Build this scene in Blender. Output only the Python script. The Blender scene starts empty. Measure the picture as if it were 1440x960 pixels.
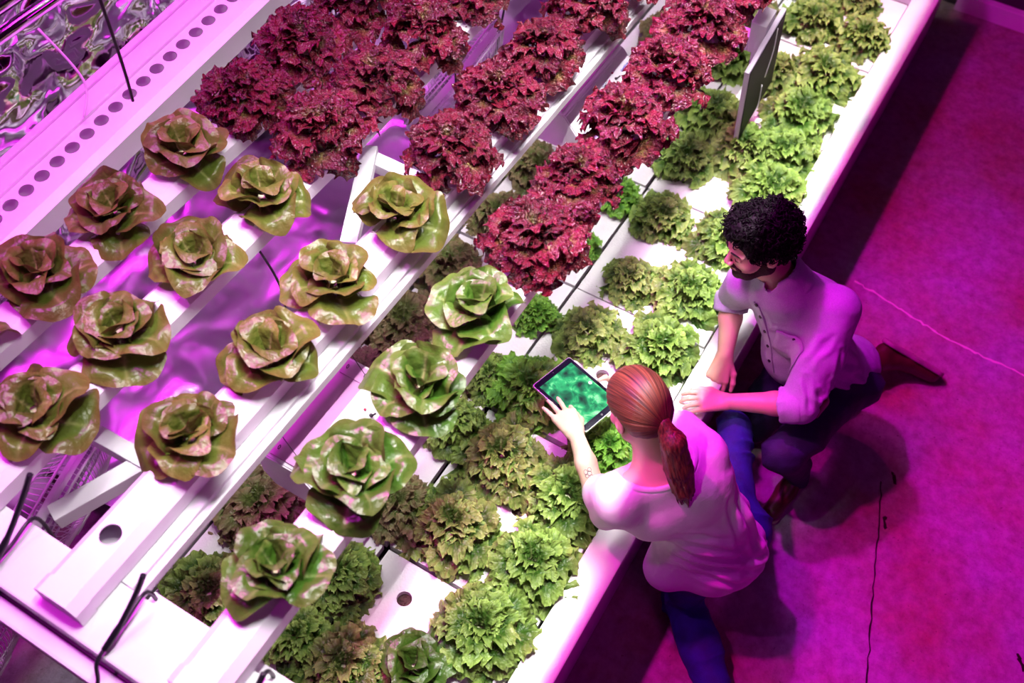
import bpy, bmesh, math, random
import numpy as np
from mathutils import Vector, Matrix, Euler, Quaternion
from mathutils.geometry import tessellate_polygon
try:
    import openvdb as vdb
except Exception:
    import pyopenvdb as vdb

SC = bpy.context.scene
COL = SC.collection
PI = math.pi
V = Vector

# ------------------------------------------------------------------ camera
cd = bpy.data.cameras.new('camera'); cam = bpy.data.objects.new('camera', cd); COL.objects.link(cam)
cd.sensor_width = 36; cd.lens = 35.0
R = Matrix(((0.50989915, 0.68760707, -0.51691332),
            (-0.85943333, 0.4331189, -0.27162911),
            (0.03711083, 0.58275599, 0.81179939)))
cam.matrix_world = Matrix.Translation((0, 0, 3.4)) @ R.to_4x4()
cd.dof.use_dof = True; cd.dof.focus_distance = 3.05; cd.dof.aperture_fstop = 2.4
cd.clip_start = 0.05
SC.camera = cam

# ------------------------------------------------------------------ world, lights, exposure
SC.view_settings.view_transform = 'Standard'; SC.view_settings.look = 'None'
SC.view_settings.gamma = 1.0; SC.view_settings.exposure = 0.0
SC.view_settings.use_curve_mapping = False
W = bpy.data.worlds.new('world'); SC.world = W; W.use_nodes = True
bg = W.node_tree.nodes['Background']; bg.inputs[0].default_value = (0.9, 0.03, 0.8, 1); bg.inputs[1].default_value = 0.008

def area(name, loc, size, power, color, target=None, spread=180, rot=None):
    l = bpy.data.lights.new(name, 'AREA'); l.shape = 'RECTANGLE'; l.size = size[0]; l.size_y = size[1]
    l.energy = power; l.color = color; l.spread = math.radians(spread)
    o = bpy.data.objects.new(name, l); COL.objects.link(o); o.location = loc
    l.spread = math.radians(spread)
    if target is not None:
        o.rotation_euler = (V(target) - V(loc)).to_track_quat('-Z', 'Y').to_euler()
    return o
def spot(name, loc, target, power, color, angle, blend=0.3, radius=0.05):
    l = bpy.data.lights.new(name, 'SPOT'); l.energy = power; l.color = color
    l.spot_size = math.radians(angle); l.spot_blend = blend; l.shadow_soft_size = radius
    o = bpy.data.objects.new(name, l); COL.objects.link(o); o.location = loc
    o.rotation_euler = (V(target) - V(loc)).to_track_quat('-Z', 'Y').to_euler()
    return o
# unseen white strip lights above bed and rack (each has an added board blocking the floor)
STRIPS = [(.42, 4.1, .024, 72), (1.02, 4.1, .141, 30), (1.38, 4.1, .204, 8)]
for y_, z_, g_, p_ in STRIPS:
    area('white_strip_light', (2.4, y_, z_), (3.4, .012), p_, (1.0, 0.95, 0.96), spread=70)
# magenta spotlights thrown across the floor from over the rack
spot('magenta_spot_near', (0.9, 1.75, 3.95), (1.05, -1.1, 0), 430, (1.0, 0.0, 0.55), 50, .7, .07)
spot('magenta_spot_mid', (2.2, 1.75, 3.95), (2.5, -1.2, 0), 470, (0.95, 0.0, 0.9), 50, .7, .07)
spot('magenta_spot_far', (3.6, 1.75, 3.95), (4.1, -1.1, 0), 430, (1.0, 0.0, 0.38), 50, .7, .07)
# magenta fills added over the back wall and, weakly, from the aisle
area('magenta_wall_fill', (1.9, 2.0, 3.9), (3.0, 0.4), 120, (1.0, 0.02, 0.95), target=(1.9, 2.0, 0))
spot('magenta_spot_rack', (0.2, 1.7, 3.9), (0.5, 1.35, 1.3), 130, (1.0, 0.03, 0.95), 62, 1.0, .06)
area('magenta_aisle_fill', (0.4, -2.4, 3.7), (1.6, 0.5), 12, (1.0, 0.01, 0.95), target=(1.6, 1.2, 1.0))
# white spots added to brighten the two people
spot('people_fill_spot', (1.1, 1.0, 3.38), (1.90, .26, .76), 45, (1.0, .93, .95), 12, .8, .05)
spot('people_fill_spot', (-.3, .6, 3.36), (1.46, .25, .88), 45, (1.0, .95, .93), 10, .8, .04)


# ------------------------------------------------------------------ object helpers
def mesh_obj(name, me, m=None, parent=None, smooth=False):
    o = bpy.data.objects.new(name, me); COL.objects.link(o)
    if m is not None and len(me.materials) == 0: me.materials.append(m)
    if parent is not None: o.parent = parent
    if smooth: me.shade_smooth()
    return o
def bobj(name, bm, m, parent=None, smooth=False):
    me = bpy.data.meshes.new(name); bm.normal_update(); bm.to_mesh(me); bm.free()
    return mesh_obj(name, me, m, parent, smooth)
def tag(o, label=None, cat=None, group=None, kind=None):
    if label: o['label'] = label
    if cat: o['category'] = cat
    if group: o['group'] = group
    if kind: o['kind'] = kind
    return o
def empty(name, loc, label=None, cat=None, group=None, rot=(0, 0, 0)):
    o = bpy.data.objects.new(name, None); COL.objects.link(o); o.location = loc; o.rotation_euler = rot
    o.empty_display_size = .05
    return tag(o, label, cat, group)
def bm_box(bm, lo, hi, bevel=0.0, mat=None):
    r = bmesh.ops.create_cube(bm, size=1)
    vs = r['verts']
    s = [hi[i] - lo[i] for i in range(3)]; c = [(hi[i] + lo[i]) / 2 for i in range(3)]
    for v in vs: v.co = V((v.co.x * s[0] + c[0], v.co.y * s[1] + c[1], v.co.z * s[2] + c[2]))
    if bevel > 0:
        es = list({e for v in vs for e in v.link_edges})
        rr = bmesh.ops.bevel(bm, geom=es, offset=bevel, segments=2, affect='EDGES', profile=.6)
        vs = list({v for f in rr['faces'] for v in f.verts} | {v for v in vs if v.is_valid})
    if mat is not None:
        for v in vs: v.co = mat @ v.co
    return vs
def bm_tube(bm, pts, r, n=8, cap=True):
    pts = [V(p) for p in pts]; rs = r if isinstance(r, (list, tuple)) else [r] * len(pts)
    rings = []; up = None
    for i, p in enumerate(pts):
        d = (pts[min(i + 1, len(pts) - 1)] - pts[max(i - 1, 0)]).normalized()
        if up is None:
            up = V((0, 0, 1)) if abs(d.z) < .9 else V((1, 0, 0))
        a = d.cross(up); 
        if a.length < 1e-4: a = d.cross(V((0.3, 1, 0.2)))
        a.normalize(); b = a.cross(d).normalized(); up = b
        rings.append([bm.verts.new(p + (a * math.cos(t) + b * math.sin(t)) * rs[i]) for t in [2 * PI * k / n for k in range(n)]])
    for i in range(len(rings) - 1):
        for k in range(n):
            f = bm.faces.new((rings[i][k], rings[i][(k + 1) % n], rings[i + 1][(k + 1) % n], rings[i + 1][k])); f.smooth = True
    if cap:
        bm.faces.new(rings[0][::-1]); bm.faces.new(rings[-1])
def bm_torus(bm, R_, r, M=None, n=48, m=6, arc=2 * PI):
    pts = [V((R_ * math.cos(arc * i / n), R_ * math.sin(arc * i / n), 0)) for i in range(n + 1)]
    if M is not None: pts = [M @ p for p in pts]
    bm_tube(bm, pts, r, m, cap=False)
def bm_cyl(bm, p0, p1, r0, r1=None, n=20):
    bm_tube(bm, [p0, p1], [r0, r1 if r1 is not None else r0], n)
def curve_pts(ps, n=10):
    """Catmull-Rom through points"""
    P = [V(ps[0])] + [V(p) for p in ps] + [V(ps[-1])]; out = []
    for i in range(1, len(P) - 2):
        for k in range(n):
            t = k / n; a, b, c, d = P[i - 1], P[i], P[i + 1], P[i + 2]
            out.append(.5 * ((2 * b) + (c - a) * t + (2 * a - 5 * b + 4 * c - d) * t * t + (3 * b - a - 3 * c + d) * t ** 3))
    out.append(V(ps[-1])); return out
def plate(outline, holes, z0, z1):
    """flat plate with round holes, as a bmesh"""
    bm = bmesh.new(); loops = []
    def ring(pts):
        vs = [bm.verts.new((x, y, z1)) for x, y in pts]
        es = [bm.edges.new((vs[i], vs[(i + 1) % len(vs)])) for i in range(len(vs))]
        return vs, es
    ES = []
    _, es = ring(outline); ES += es
    for (hx, hy, hr) in holes:
        _, es = ring([(hx + hr * math.cos(2 * PI * k / 24), hy + hr * math.sin(2 * PI * k / 24)) for k in range(24)]); ES += es
    bmesh.ops.triangle_fill(bm, edges=ES, use_beauty=True, use_dissolve=False, normal=(0, 0, 1))
    r = bmesh.ops.extrude_face_region(bm, geom=list(bm.faces))
    for v in [g for g in r['geom'] if isinstance(g, bmesh.types.BMVert)]: v.co.z = z0
    bmesh.ops.recalc_face_normals(bm, faces=bm.faces)
    return bm

# ------------------------------------------------------------------ materials
def nmat(name):
    m = bpy.data.materials.new(name); m.use_nodes = True
    nt = m.node_tree; return m, nt, nt.nodes['Principled BSDF']
def N(nt, typ, **kw):
    n = nt.nodes.new(typ)
    for k, v in kw.items():
        if k in n.inputs: n.inputs[k].default_value = v
        else: setattr(n, k, v)
    return n
def plain(name, col, rough=.5, metal=0, spec=.5, noise=0.0, scale=8.0, bump=0.0, bscale=60.0, coat=0):
    m, nt, b = nmat(name)
    b.inputs['Base Color'].default_value = (*col, 1); b.inputs['Roughness'].default_value = rough
    b.inputs['Metallic'].default_value = metal; b.inputs['Specular IOR Level'].default_value = spec
    b.inputs['Coat Weight'].default_value = coat
    tc = N(nt, 'ShaderNodeTexCoord')
    if noise > 0:
        n = N(nt, 'ShaderNodeTexNoise'); n.inputs['Scale'].default_value = scale; n.inputs['Detail'].default_value = 6
        nt.links.new(tc.outputs['Object'], n.inputs['Vector'])
        r = N(nt, 'ShaderNodeValToRGB'); r.color_ramp.elements[0].position = .3; r.color_ramp.elements[1].position = .7
        r.color_ramp.elements[0].color = (*[c * (1 - noise) for c in col], 1); r.color_ramp.elements[1].color = (*[min(1, c * (1 + noise * .4)) for c in col], 1)
        nt.links.new(n.outputs['Fac'], r.inputs['Fac']); nt.links.new(r.outputs['Color'], b.inputs['Base Color'])
    if bump > 0:
        n2 = N(nt, 'ShaderNodeTexNoise'); n2.inputs['Scale'].default_value = bscale; n2.inputs['Detail'].default_value = 4
        nt.links.new(tc.outputs['Object'], n2.inputs['Vector'])
        bp = N(nt, 'ShaderNodeBump'); bp.inputs['Strength'].default_value = bump; bp.inputs['Distance'].default_value = .01
        nt.links.new(n2.outputs['Fac'], bp.inputs['Height']); nt.links.new(bp.outputs['Normal'], b.inputs['Normal'])
    return m
def leafmat(name, inner, edge, heart, nz=.5, rough=.38, bump=.5, bscale=14, transl=.22, edgepos=(.35, .95), var=.25, spec=.5):
    m, nt, b = nmat(name)
    L = nt.links.new
    at = N(nt, 'ShaderNodeAttribute', attribute_name='rim'); av = N(nt, 'ShaderNodeAttribute', attribute_name='vein')
    tc = N(nt, 'ShaderNodeTexCoord'); oi = N(nt, 'ShaderNodeObjectInfo')
    no = N(nt, 'ShaderNodeTexNoise'); no.inputs['Scale'].default_value = 6; no.inputs['Detail'].default_value = 5
    addv = N(nt, 'ShaderNodeVectorMath', operation='ADD'); L(tc.outputs['Object'], addv.inputs[0]); 
    cx = N(nt, 'ShaderNodeCombineXYZ'); mu = N(nt, 'ShaderNodeMath', operation='MULTIPLY'); L(oi.outputs['Random'], mu.inputs[0]); mu.inputs[1].default_value = 37
    L(mu.outputs[0], cx.inputs[0]); L(cx.outputs[0], addv.inputs[1]); L(addv.outputs[0], no.inputs['Vector'])
    # rim factor + noise
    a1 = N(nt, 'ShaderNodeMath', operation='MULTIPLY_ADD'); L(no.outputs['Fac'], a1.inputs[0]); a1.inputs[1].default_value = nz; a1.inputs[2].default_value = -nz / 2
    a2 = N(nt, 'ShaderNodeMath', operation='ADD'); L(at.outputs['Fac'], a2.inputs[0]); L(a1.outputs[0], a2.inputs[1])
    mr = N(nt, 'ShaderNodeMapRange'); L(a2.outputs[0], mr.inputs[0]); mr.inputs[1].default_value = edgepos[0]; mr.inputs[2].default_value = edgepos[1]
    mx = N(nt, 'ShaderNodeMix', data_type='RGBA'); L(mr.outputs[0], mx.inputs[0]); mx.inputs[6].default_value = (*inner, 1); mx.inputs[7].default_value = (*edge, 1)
    mv = N(nt, 'ShaderNodeMix', data_type='RGBA'); L(av.outputs['Fac'], mv.inputs[0]); L(mx.outputs[2], mv.inputs[6]); mv.inputs[7].default_value = (*heart, 1)
    hs = N(nt, 'ShaderNodeHueSaturation'); L(mv.outputs[2], hs.inputs['Color'])
    m2 = N(nt, 'ShaderNodeMapRange'); L(oi.outputs['Random'], m2.inputs[0]); m2.inputs[3].default_value = 1 - var; m2.inputs[4].default_value = 1 + var; L(m2.outputs[0], hs.inputs['Value'])
    L(hs.outputs[0], b.inputs['Base Color'])
    b.inputs['Roughness'].default_value = rough; b.inputs['Specular IOR Level'].default_value = spec
    n2 = N(nt, 'ShaderNodeTexNoise'); n2.inputs['Scale'].default_value = bscale; n2.inputs['Detail'].default_value = 3; L(addv.outputs[0], n2.inputs['Vector'])
    bp = N(nt, 'ShaderNodeBump'); bp.inputs['Strength'].default_value = bump; bp.inputs['Distance'].default_value = .03; L(n2.outputs['Fac'], bp.inputs['Height']); L(bp.outputs[0], b.inputs['Normal'])
    tr = N(nt, 'ShaderNodeBsdfTranslucent'); L(hs.outputs[0], tr.inputs[0]); L(bp.outputs[0], tr.inputs['Normal'])
    ms = N(nt, 'ShaderNodeMixShader'); ms.inputs[0].default_value = transl
    out = nt.nodes['Material Output']; L(b.outputs[0], ms.inputs[1]); L(tr.outputs[0], ms.inputs[2]); L(ms.outputs[0], out.inputs[0])
    return m
M = {}
M['channel'] = plain('white_channel_plastic', (.82, .80, .84), .38, noise=.05, scale=5)
M['frame'] = plain('white_painted_frame', (.80, .78, .82), .45, noise=.06, scale=6)
M['ledge'] = plain('white_ledge', (.80, .78, .80), .4, noise=.12, scale=3)
M['foam'] = plain('white_foam_board', (.84, .83, .83), .6, noise=.10, scale=7, bump=.35, bscale=120)
M['hole'] = plain('dark_growing_medium', (.10, .05, .04), .9, noise=.5, scale=40, bump=.8, bscale=120)
M['black'] = plain('black_rubber', (.008, .008, .012), .4)
M['dark'] = plain('dark_gap', (.02, .008, .01), .35, bump=.5, bscale=40)
M['film'] = plain('silver_film', (.75, .70, .78), .10, metal=1.0, noise=.12, scale=2)
M['film_soft'] = plain('satin_silver_film', (.72, .66, .78), .3, metal=.9, noise=.2, scale=1.5)
M['chrome'] = plain('chrome', (.7, .7, .75), .12, metal=1)
M['fixture'] = plain('fixture_white_enamel', (.80, .76, .82), .35, noise=.05, scale=12)
M['fixture_top'] = plain('fixture_pink_top_plate', (.74, .34, .68), .35, noise=.1, scale=9)
M['knob'] = plain('knob_black', (.03, .015, .03), .35)
M['blue_mark'] = plain('blue_dial_print', (.02, .03, .55), .5)
M['fan'] = plain('fan_white_wire', (.75, .70, .78), .3)
M['fanblade'] = plain('fan_grey_blade', (.35, .25, .38), .35)
M['panel_dark'] = plain('dark_panel_face', (.012, .005, .013), .55, spec=.15, noise=.3, scale=12)
M['panel_rim'] = plain('pale_panel_rim', (.55, .45, .58), .35)
M['skin_w'] = plain('fair_skin', (.74, .47, .37), .42, noise=.08, scale=14, bump=.06, bscale=200)
M['skin_m'] = plain('warm_skin', (.70, .42, .31), .42, noise=.10, scale=14, bump=.08, bscale=200)
for k in ('skin_w', 'skin_m'):
    b = M[k].node_tree.nodes['Principled BSDF']; b.inputs['Subsurface Weight'].default_value = .25
    b.inputs['Subsurface Radius'].default_value = (.01, .004, .002); b.inputs['Subsurface Scale'].default_value = .6
M['tee'] = plain('white_jersey', (.82, .80, .84), .8, noise=.06, scale=9, bump=.15, bscale=300)
M['jeans'] = plain('blue_denim', (.015, .035, .22), .75, noise=.45, scale=16, bump=.3, bscale=250)
M['jeans_dark'] = plain('dark_navy_denim', (.015, .012, .06), .75, noise=.4, scale=16, bump=.3, bscale=250)
M['leather'] = plain('brown_leather', (.07, .022, .014), .4, noise=.4, scale=12)
M['sole'] = plain('pale_shoe_sole', (.36, .22, .25), .6, noise=.2, scale=12)
M['lips'] = plain('lips', (.42, .14, .12), .4)
M['brow'] = plain('dark_brow_hair', (.02, .01, .008), .7)
M['eye'] = plain('eye_white', (.7, .65, .62), .2)
M['tie'] = plain('black_hair_tie', (.01, .01, .03), .6)
M['bezel'] = plain('black_tablet_bezel', (.006, .005, .014), .08)
M['alu'] = plain('tablet_silver_case', (.70, .70, .72), .25, metal=.8)
M['tattoo'] = plain('faded_ink', (.13, .10, .14), .6)

def weave(name, c1, c2, rough=.8, scale=260):
    m, nt, b = nmat(name); L = nt.links.new
    tc = N(nt, 'ShaderNodeTexCoord')
    n = N(nt, 'ShaderNodeTexNoise'); n.inputs['Scale'].default_value = scale; n.inputs['Detail'].default_value = 3
    n0 = N(nt, 'ShaderNodeTexNoise'); n0.inputs['Scale'].default_value = 9; n0.inputs['Detail'].default_value = 5
    L(tc.outputs['Object'], n.inputs['Vector']); L(tc.outputs['Object'], n0.inputs['Vector'])
    ad = N(nt, 'ShaderNodeMath', operation='MULTIPLY_ADD'); L(n0.outputs['Fac'], ad.inputs[0]); ad.inputs[1].default_value = .6; 
    ml = N(nt, 'ShaderNodeMath', operation='MULTIPLY'); L(n.outputs['Fac'], ml.inputs[0]); ml.inputs[1].default_value = .5; L(ml.outputs[0], ad.inputs[2])
    r = N(nt, 'ShaderNodeValToRGB'); r.color_ramp.elements[0].position = .4; r.color_ramp.elements[1].position = .7
    r.color_ramp.elements[0].color = (*c1, 1); r.color_ramp.elements[1].color = (*c2, 1)
    L(ad.outputs[0], r.inputs[0]); L(r.outputs[0], b.inputs['Base Color']); b.inputs['Roughness'].default_value = rough
    bp = N(nt, 'ShaderNodeBump'); bp.inputs['Strength'].default_value = .2; bp.inputs['Distance'].default_value = .002; L(n.outputs['Fac'], bp.inputs['Height']); L(bp.outputs[0], b.inputs['Normal'])
    return m
M['chambray'] = weave('lilac_grey_chambray', (.36, .37, .46), (.52, .53, .62))

def hairmat(name, c1, c2, rough=.48, scale=(220, 220, 8)):
    m, nt, b = nmat(name); L = nt.links.new
    at = N(nt, 'ShaderNodeAttribute', attribute_name='flow')
    n = N(nt, 'ShaderNodeTexNoise'); n.inputs['Scale'].default_value = 1.0; n.inputs['Detail'].default_value = 4
    L(at.outputs['Vector'], n.inputs['Vector'])
    r = N(nt, 'ShaderNodeValToRGB'); r.color_ramp.elements[0].position = .35; r.color_ramp.elements[1].position = .68
    r.color_ramp.elements[0].color = (*c1, 1); r.color_ramp.elements[1].color = (*c2, 1)
    L(n.outputs['Fac'], r.inputs[0]); L(r.outputs[0], b.inputs['Base Color']); b.inputs['Roughness'].default_value = rough
    bp = N(nt, 'ShaderNodeBump'); bp.inputs['Strength'].default_value = .6; bp.inputs['Distance'].default_value = .004; L(n.outputs['Fac'], bp.inputs['Height']); L(bp.outputs[0], b.inputs['Normal'])
    return m
M['hair_w'] = hairmat('auburn_hair', (.035, .009, .005), (.19, .055, .024))
M['hair_m'] = plain('black_curly_hair', (.004, .003, .004), .6, spec=.12)
M['beard'] = plain('dark_brown_beard', (.05, .018, .012), .8, noise=.5, scale=160, bump=.8, bscale=400)

def floor_mat():
    m, nt, b = nmat('stained_concrete_floor'); L = nt.links.new
    tc = N(nt, 'ShaderNodeTexCoord')
    n1 = N(nt, 'ShaderNodeTexNoise'); n1.inputs['Scale'].default_value = 1.7; n1.inputs['Detail'].default_value = 8; n1.inputs['Roughness'].default_value = .62
    n2 = N(nt, 'ShaderNodeTexNoise'); n2.inputs['Scale'].default_value = 22; n2.inputs['Detail'].default_value = 8; n2.inputs['Roughness'].default_value = .7
    n3 = N(nt, 'ShaderNodeTexNoise'); n3.inputs['Scale'].default_value = 70; n3.inputs['Detail'].default_value = 3
    for n in (n1, n2, n3): L(tc.outputs['Object'], n.inputs['Vector'])
    r1 = N(nt, 'ShaderNodeValToRGB'); r1.color_ramp.elements[0].position = .32; r1.color_ramp.elements[1].position = .68
    r1.color_ramp.elements[0].color = (.34, .20, .11, 1); r1.color_ramp.elements[1].color = (.40, .38, .50, 1)
    r2 = N(nt, 'ShaderNodeValToRGB'); r2.color_ramp.elements[0].position = .3; r2.color_ramp.elements[1].position = .62
    r2.color_ramp.elements[0].color = (.55, .5, .5, 1); r2.color_ramp.elements[1].color = (1, 1, 1, 1)
    r3 = N(nt, 'ShaderNodeValToRGB'); r3.color_ramp.elements[0].position = .22; r3.color_ramp.elements[1].position = .34
    r3.color_ramp.elements[0].color = (.35, .3, .3, 1); r3.color_ramp.elements[1].color = (1, 1, 1, 1)
    L(n1.outputs['Fac'], r1.inputs[0]); L(n2.outputs['Fac'], r2.inputs[0]); L(n3.outputs['Fac'], r3.inputs[0])
    a = N(nt, 'ShaderNodeMix', data_type='RGBA', blend_type='MULTIPLY'); a.inputs[0].default_value = 1; L(r1.outputs[0], a.inputs[6]); L(r2.outputs[0], a.inputs[7])
    c = N(nt, 'ShaderNodeMix', data_type='RGBA', blend_type='MULTIPLY'); c.inputs[0].default_value = 1; L(a.outputs[2], c.inputs[6]); L(r3.outputs[0], c.inputs[7])
    L(c.outputs[2], b.inputs['Base Color']); b.inputs['Roughness'].default_value = .62
    bp = N(nt, 'ShaderNodeBump'); bp.inputs['Strength'].default_value = .25; bp.inputs['Distance'].default_value = .01; L(n2.outputs['Fac'], bp.inputs['Height']); L(bp.outputs[0], b.inputs['Normal'])
    return m
M['floor'] = floor_mat()
M['crack'] = plain('pale_crack_filler', (.75, .6, .65), .7)
M['wall'] = plain('dark_wall_paint', (.05, .04, .05), .7, noise=.3, scale=3)

M['leaf_butter'] = leafmat('butterhead_leaf', (.10, .145, .018), (.17, .12, .032), (.42, .44, .15), rough=.34, bump=.25, bscale=4.5, var=.22, edgepos=(.70, 1.15), nz=.25)
M['leaf_butter_green'] = leafmat('green_butterhead_leaf', (.055, .145, .014), (.12, .19, .035), (.38, .50, .17), rough=.32, bump=.25, bscale=4.5, var=.2, edgepos=(.75, 1.2), nz=.25)
M['leaf_red'] = leafmat('red_lettuce_leaf', (.12, .055, .015), (.115, .005, .014), (.34, .24, .08), rough=.22, bump=.8, bscale=9, var=.3, edgepos=(.1, .6), transl=.12, spec=.8)
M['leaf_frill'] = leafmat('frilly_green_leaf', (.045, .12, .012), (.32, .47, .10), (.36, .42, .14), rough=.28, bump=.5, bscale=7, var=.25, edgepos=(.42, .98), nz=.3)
M['leaf_bronze'] = leafmat('frilly_bronze_leaf', (.13, .19, .04), (.36, .26, .14), (.45, .45, .2), rough=.3, bump=.5, bscale=7, var=.2, edgepos=(.4, 1.1), nz=.3)

def screen_mat():
    m, nt, b = nmat('lit_tablet_screen'); L = nt.links.new
    tc = N(nt, 'ShaderNodeTexCoord')
    w = N(nt, 'ShaderNodeTexNoise'); w.inputs['Scale'].default_value = 14; w.inputs['Detail'].default_value = 2
    mp = N(nt, 'ShaderNodeTexVoronoi', feature='SMOOTH_F1'); mp.inputs['Scale'].default_value = 30
    n = N(nt, 'ShaderNodeTexNoise'); n.inputs['Scale'].default_value = 26; n.inputs['Detail'].default_value = 6; n.inputs['Distortion'].default_value = 1.6
    L(tc.outputs['Object'], w.inputs['Vector']); L(tc.outputs['Object'], n.inputs['Vector'])
    va = N(nt, 'ShaderNodeVectorMath', operation='MULTIPLY_ADD'); L(w.outputs['Color'], va.inputs[0]); va.inputs[1].default_value = (.06, .06, .06); L(tc.outputs['Object'], va.inputs[2]); L(va.outputs[0], mp.inputs['Vector'])
    ad = N(nt, 'ShaderNodeMath', operation='MULTIPLY'); L(mp.outputs['Distance'], ad.inputs[0]); L(n.outputs['Fac'], ad.inputs[1])
    r = N(nt, 'ShaderNodeValToRGB'); e = r.color_ramp.elements
    e[0].position = .05; e[0].color = (.0, .02, .02, 1); e[1].position = .42; e[1].color = (.35, .85, .45, 1)
    x = e.new(.16); x.color = (.0, .16, .07, 1); x = e.new(.27); x.color = (.02, .45, .16, 1)
    L(ad.outputs[0], r.inputs[0])
    b.inputs['Base Color'].default_value = (.01, .01, .01, 1); b.inputs['Roughness'].default_value = .15
    L(r.outputs[0], b.inputs['Emission Color']); b.inputs['Emission Strength'].default_value = 1.5; b.inputs['Specular IOR Level'].default_value = .1
    return m
M['screen'] = screen_mat()

# ------------------------------------------------------------------ numpy noise
rng = np.random.RandomState(7)
_G = rng.rand(32, 32, 32).astype(np.float32)
def vnoise(P):
    P = np.asarray(P, dtype=np.float64); i = np.floor(P).astype(int); f = P - i; f = f * f * (3 - 2 * f)
    out = 0
    for dx in (0, 1):
        for dy in (0, 1):
            for dz in (0, 1):
                w = (f[:, 0] if dx else 1 - f[:, 0]) * (f[:, 1] if dy else 1 - f[:, 1]) * (f[:, 2] if dz else 1 - f[:, 2])
                out = out + w * _G[(i[:, 0] + dx) & 31, (i[:, 1] + dy) & 31, (i[:, 2] + dz) & 31]
    return out * 2 - 1
def fbm(P, o=4):
    s = 0; a = 1.0; t = 0
    for k in range(o): s = s + a * vnoise(P * 2 ** k + 5.3 * k); t += a; a *= .5
    return s / t
# ================================================================== SETTING
def build_setting():
    bm = bmesh.new()
    r = bmesh.ops.create_grid(bm, x_segments=2, y_segments=2, size=1)
    for v in bm.verts: v.co = V((v.co.x * 5 + 2.0, v.co.y * 3.2 - .6, 0))
    fl = tag(bobj('floor', bm, M['floor']), 'worn concrete floor', kind='structure')
    # pale crack, thin raised filler, and dark joint
    bm = bmesh.new(); rd = random.Random(3)
    def ribbon(pts, w, z):
        prev = None
        for i, p in enumerate(pts):
            ww = w * rd.uniform(.5, 1.4); q = pts[min(i + 1, len(pts) - 1)]; o = pts[max(i - 1, 0)]
            d = (V((q[0] - o[0], q[1] - o[1], 0))).normalized(); nn = V((-d.y, d.x, 0))
            a = bm.verts.new(V((p[0], p[1], z)) + nn * ww); b = bm.verts.new(V((p[0], p[1], z)) - nn * ww)
            if prev: bm.faces.new((prev[0], prev[1], b, a))
            prev = (a, b)
    def jag(a, b, n, amp):
        out = []
        for i in range(n + 1):
            t = i / n; out.append((a[0] + (b[0] - a[0]) * t + rd.uniform(-amp, amp), a[1] + (b[1] - a[1]) * t + rd.uniform(-amp, amp)))
        return out
    ribbon(jag((3.27, .01), (3.17, -.45), 26, .006) + jag((3.17, -.45), (3.15, -1.2), 34, .006), .005, .002)
    bobj('crack', bm, M['crack'], fl)
    bm = bmesh.new(); ribbon(jag((2.35, -.42), (1.2, -.72), 40, .004), .0025, .002)
    for c in ((2.22, -.47), (2.42, -.44), (1.95, -1.05)):
        ribbon(jag(c, (c[0] - .05, c[1] - .03), 6, .006), .006, .002)
    bobj('crack', bm, M['dark'], fl)
    bm = bmesh.new(); bm_box(bm, (5.55, -3.8, 0), (5.65, 2.7, 4.3)); tag(bobj('wall_far', bm, M['wall']), 'dark wall at the far end of the floor', kind='structure')
    bm = bmesh.new(); bm_box(bm, (5.50, -3.8, 0), (5.55, .2, .10), .004); tag(bobj('baseboard_far', bm, M['frame']), 'pale baseboard along the dark far wall', kind='structure')
    bm = bmesh.new(); bm_box(bm, (-3, 2.6, 0), (5.6, 2.7, 4.3)); tag(bobj('wall_back', bm, M['wall']), 'wall behind the silver film', kind='structure')
    bm = bmesh.new(); bm_box(bm, (-3, -3.8, 4.2), (5.6, 2.7, 4.3)); tag(bobj('ceiling', bm, M['wall']), 'dark ceiling', kind='structure')
    # unseen light hardware above the camera, with added light-blocking boards and rail
    for (y_, z_, g_, p_), w in zip(STRIPS, ('above the lettuce bed', 'above the front channels', 'above the back channels')):
        lamp = empty('unseen_strip_lamp', (2.4, y_, z_), 'unseen white strip light with an added light-blocking board hanging ' + w, 'lamp')
        bm = bmesh.new(); bm_box(bm, (-2.0, -.26, .02), (2.0, .04, .08), .01); bobj('housing', bm, M['frame'], lamp)
        bm = bmesh.new(); bm_box(bm, (-2.5, -g_ - .012, -.68), (2.5, -g_, .02)); bobj('light_blocking_board', bm, M['black'], lamp)  # added board that keeps the white light off the floor
    rl = empty('shadow_rail', (1.5, 1.52, 3.5), 'unseen dark rail added under the ceiling to shade a floor band', 'rail')  # unseen bar added to cast a dark band across the floor
    bm = bmesh.new(); bm_box(bm, (1.75, -.014, -.014), (3.9, .014, .014), .003); bobj('bar', bm, M['black'], rl)
    for x in (1.9, 3.7):
        bm = bmesh.new(); bm_cyl(bm, (x, 0, .013), (x, 0, .70), .006, n=6); bobj('hanger', bm, M['black'], rl)
build_setting()

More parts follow.
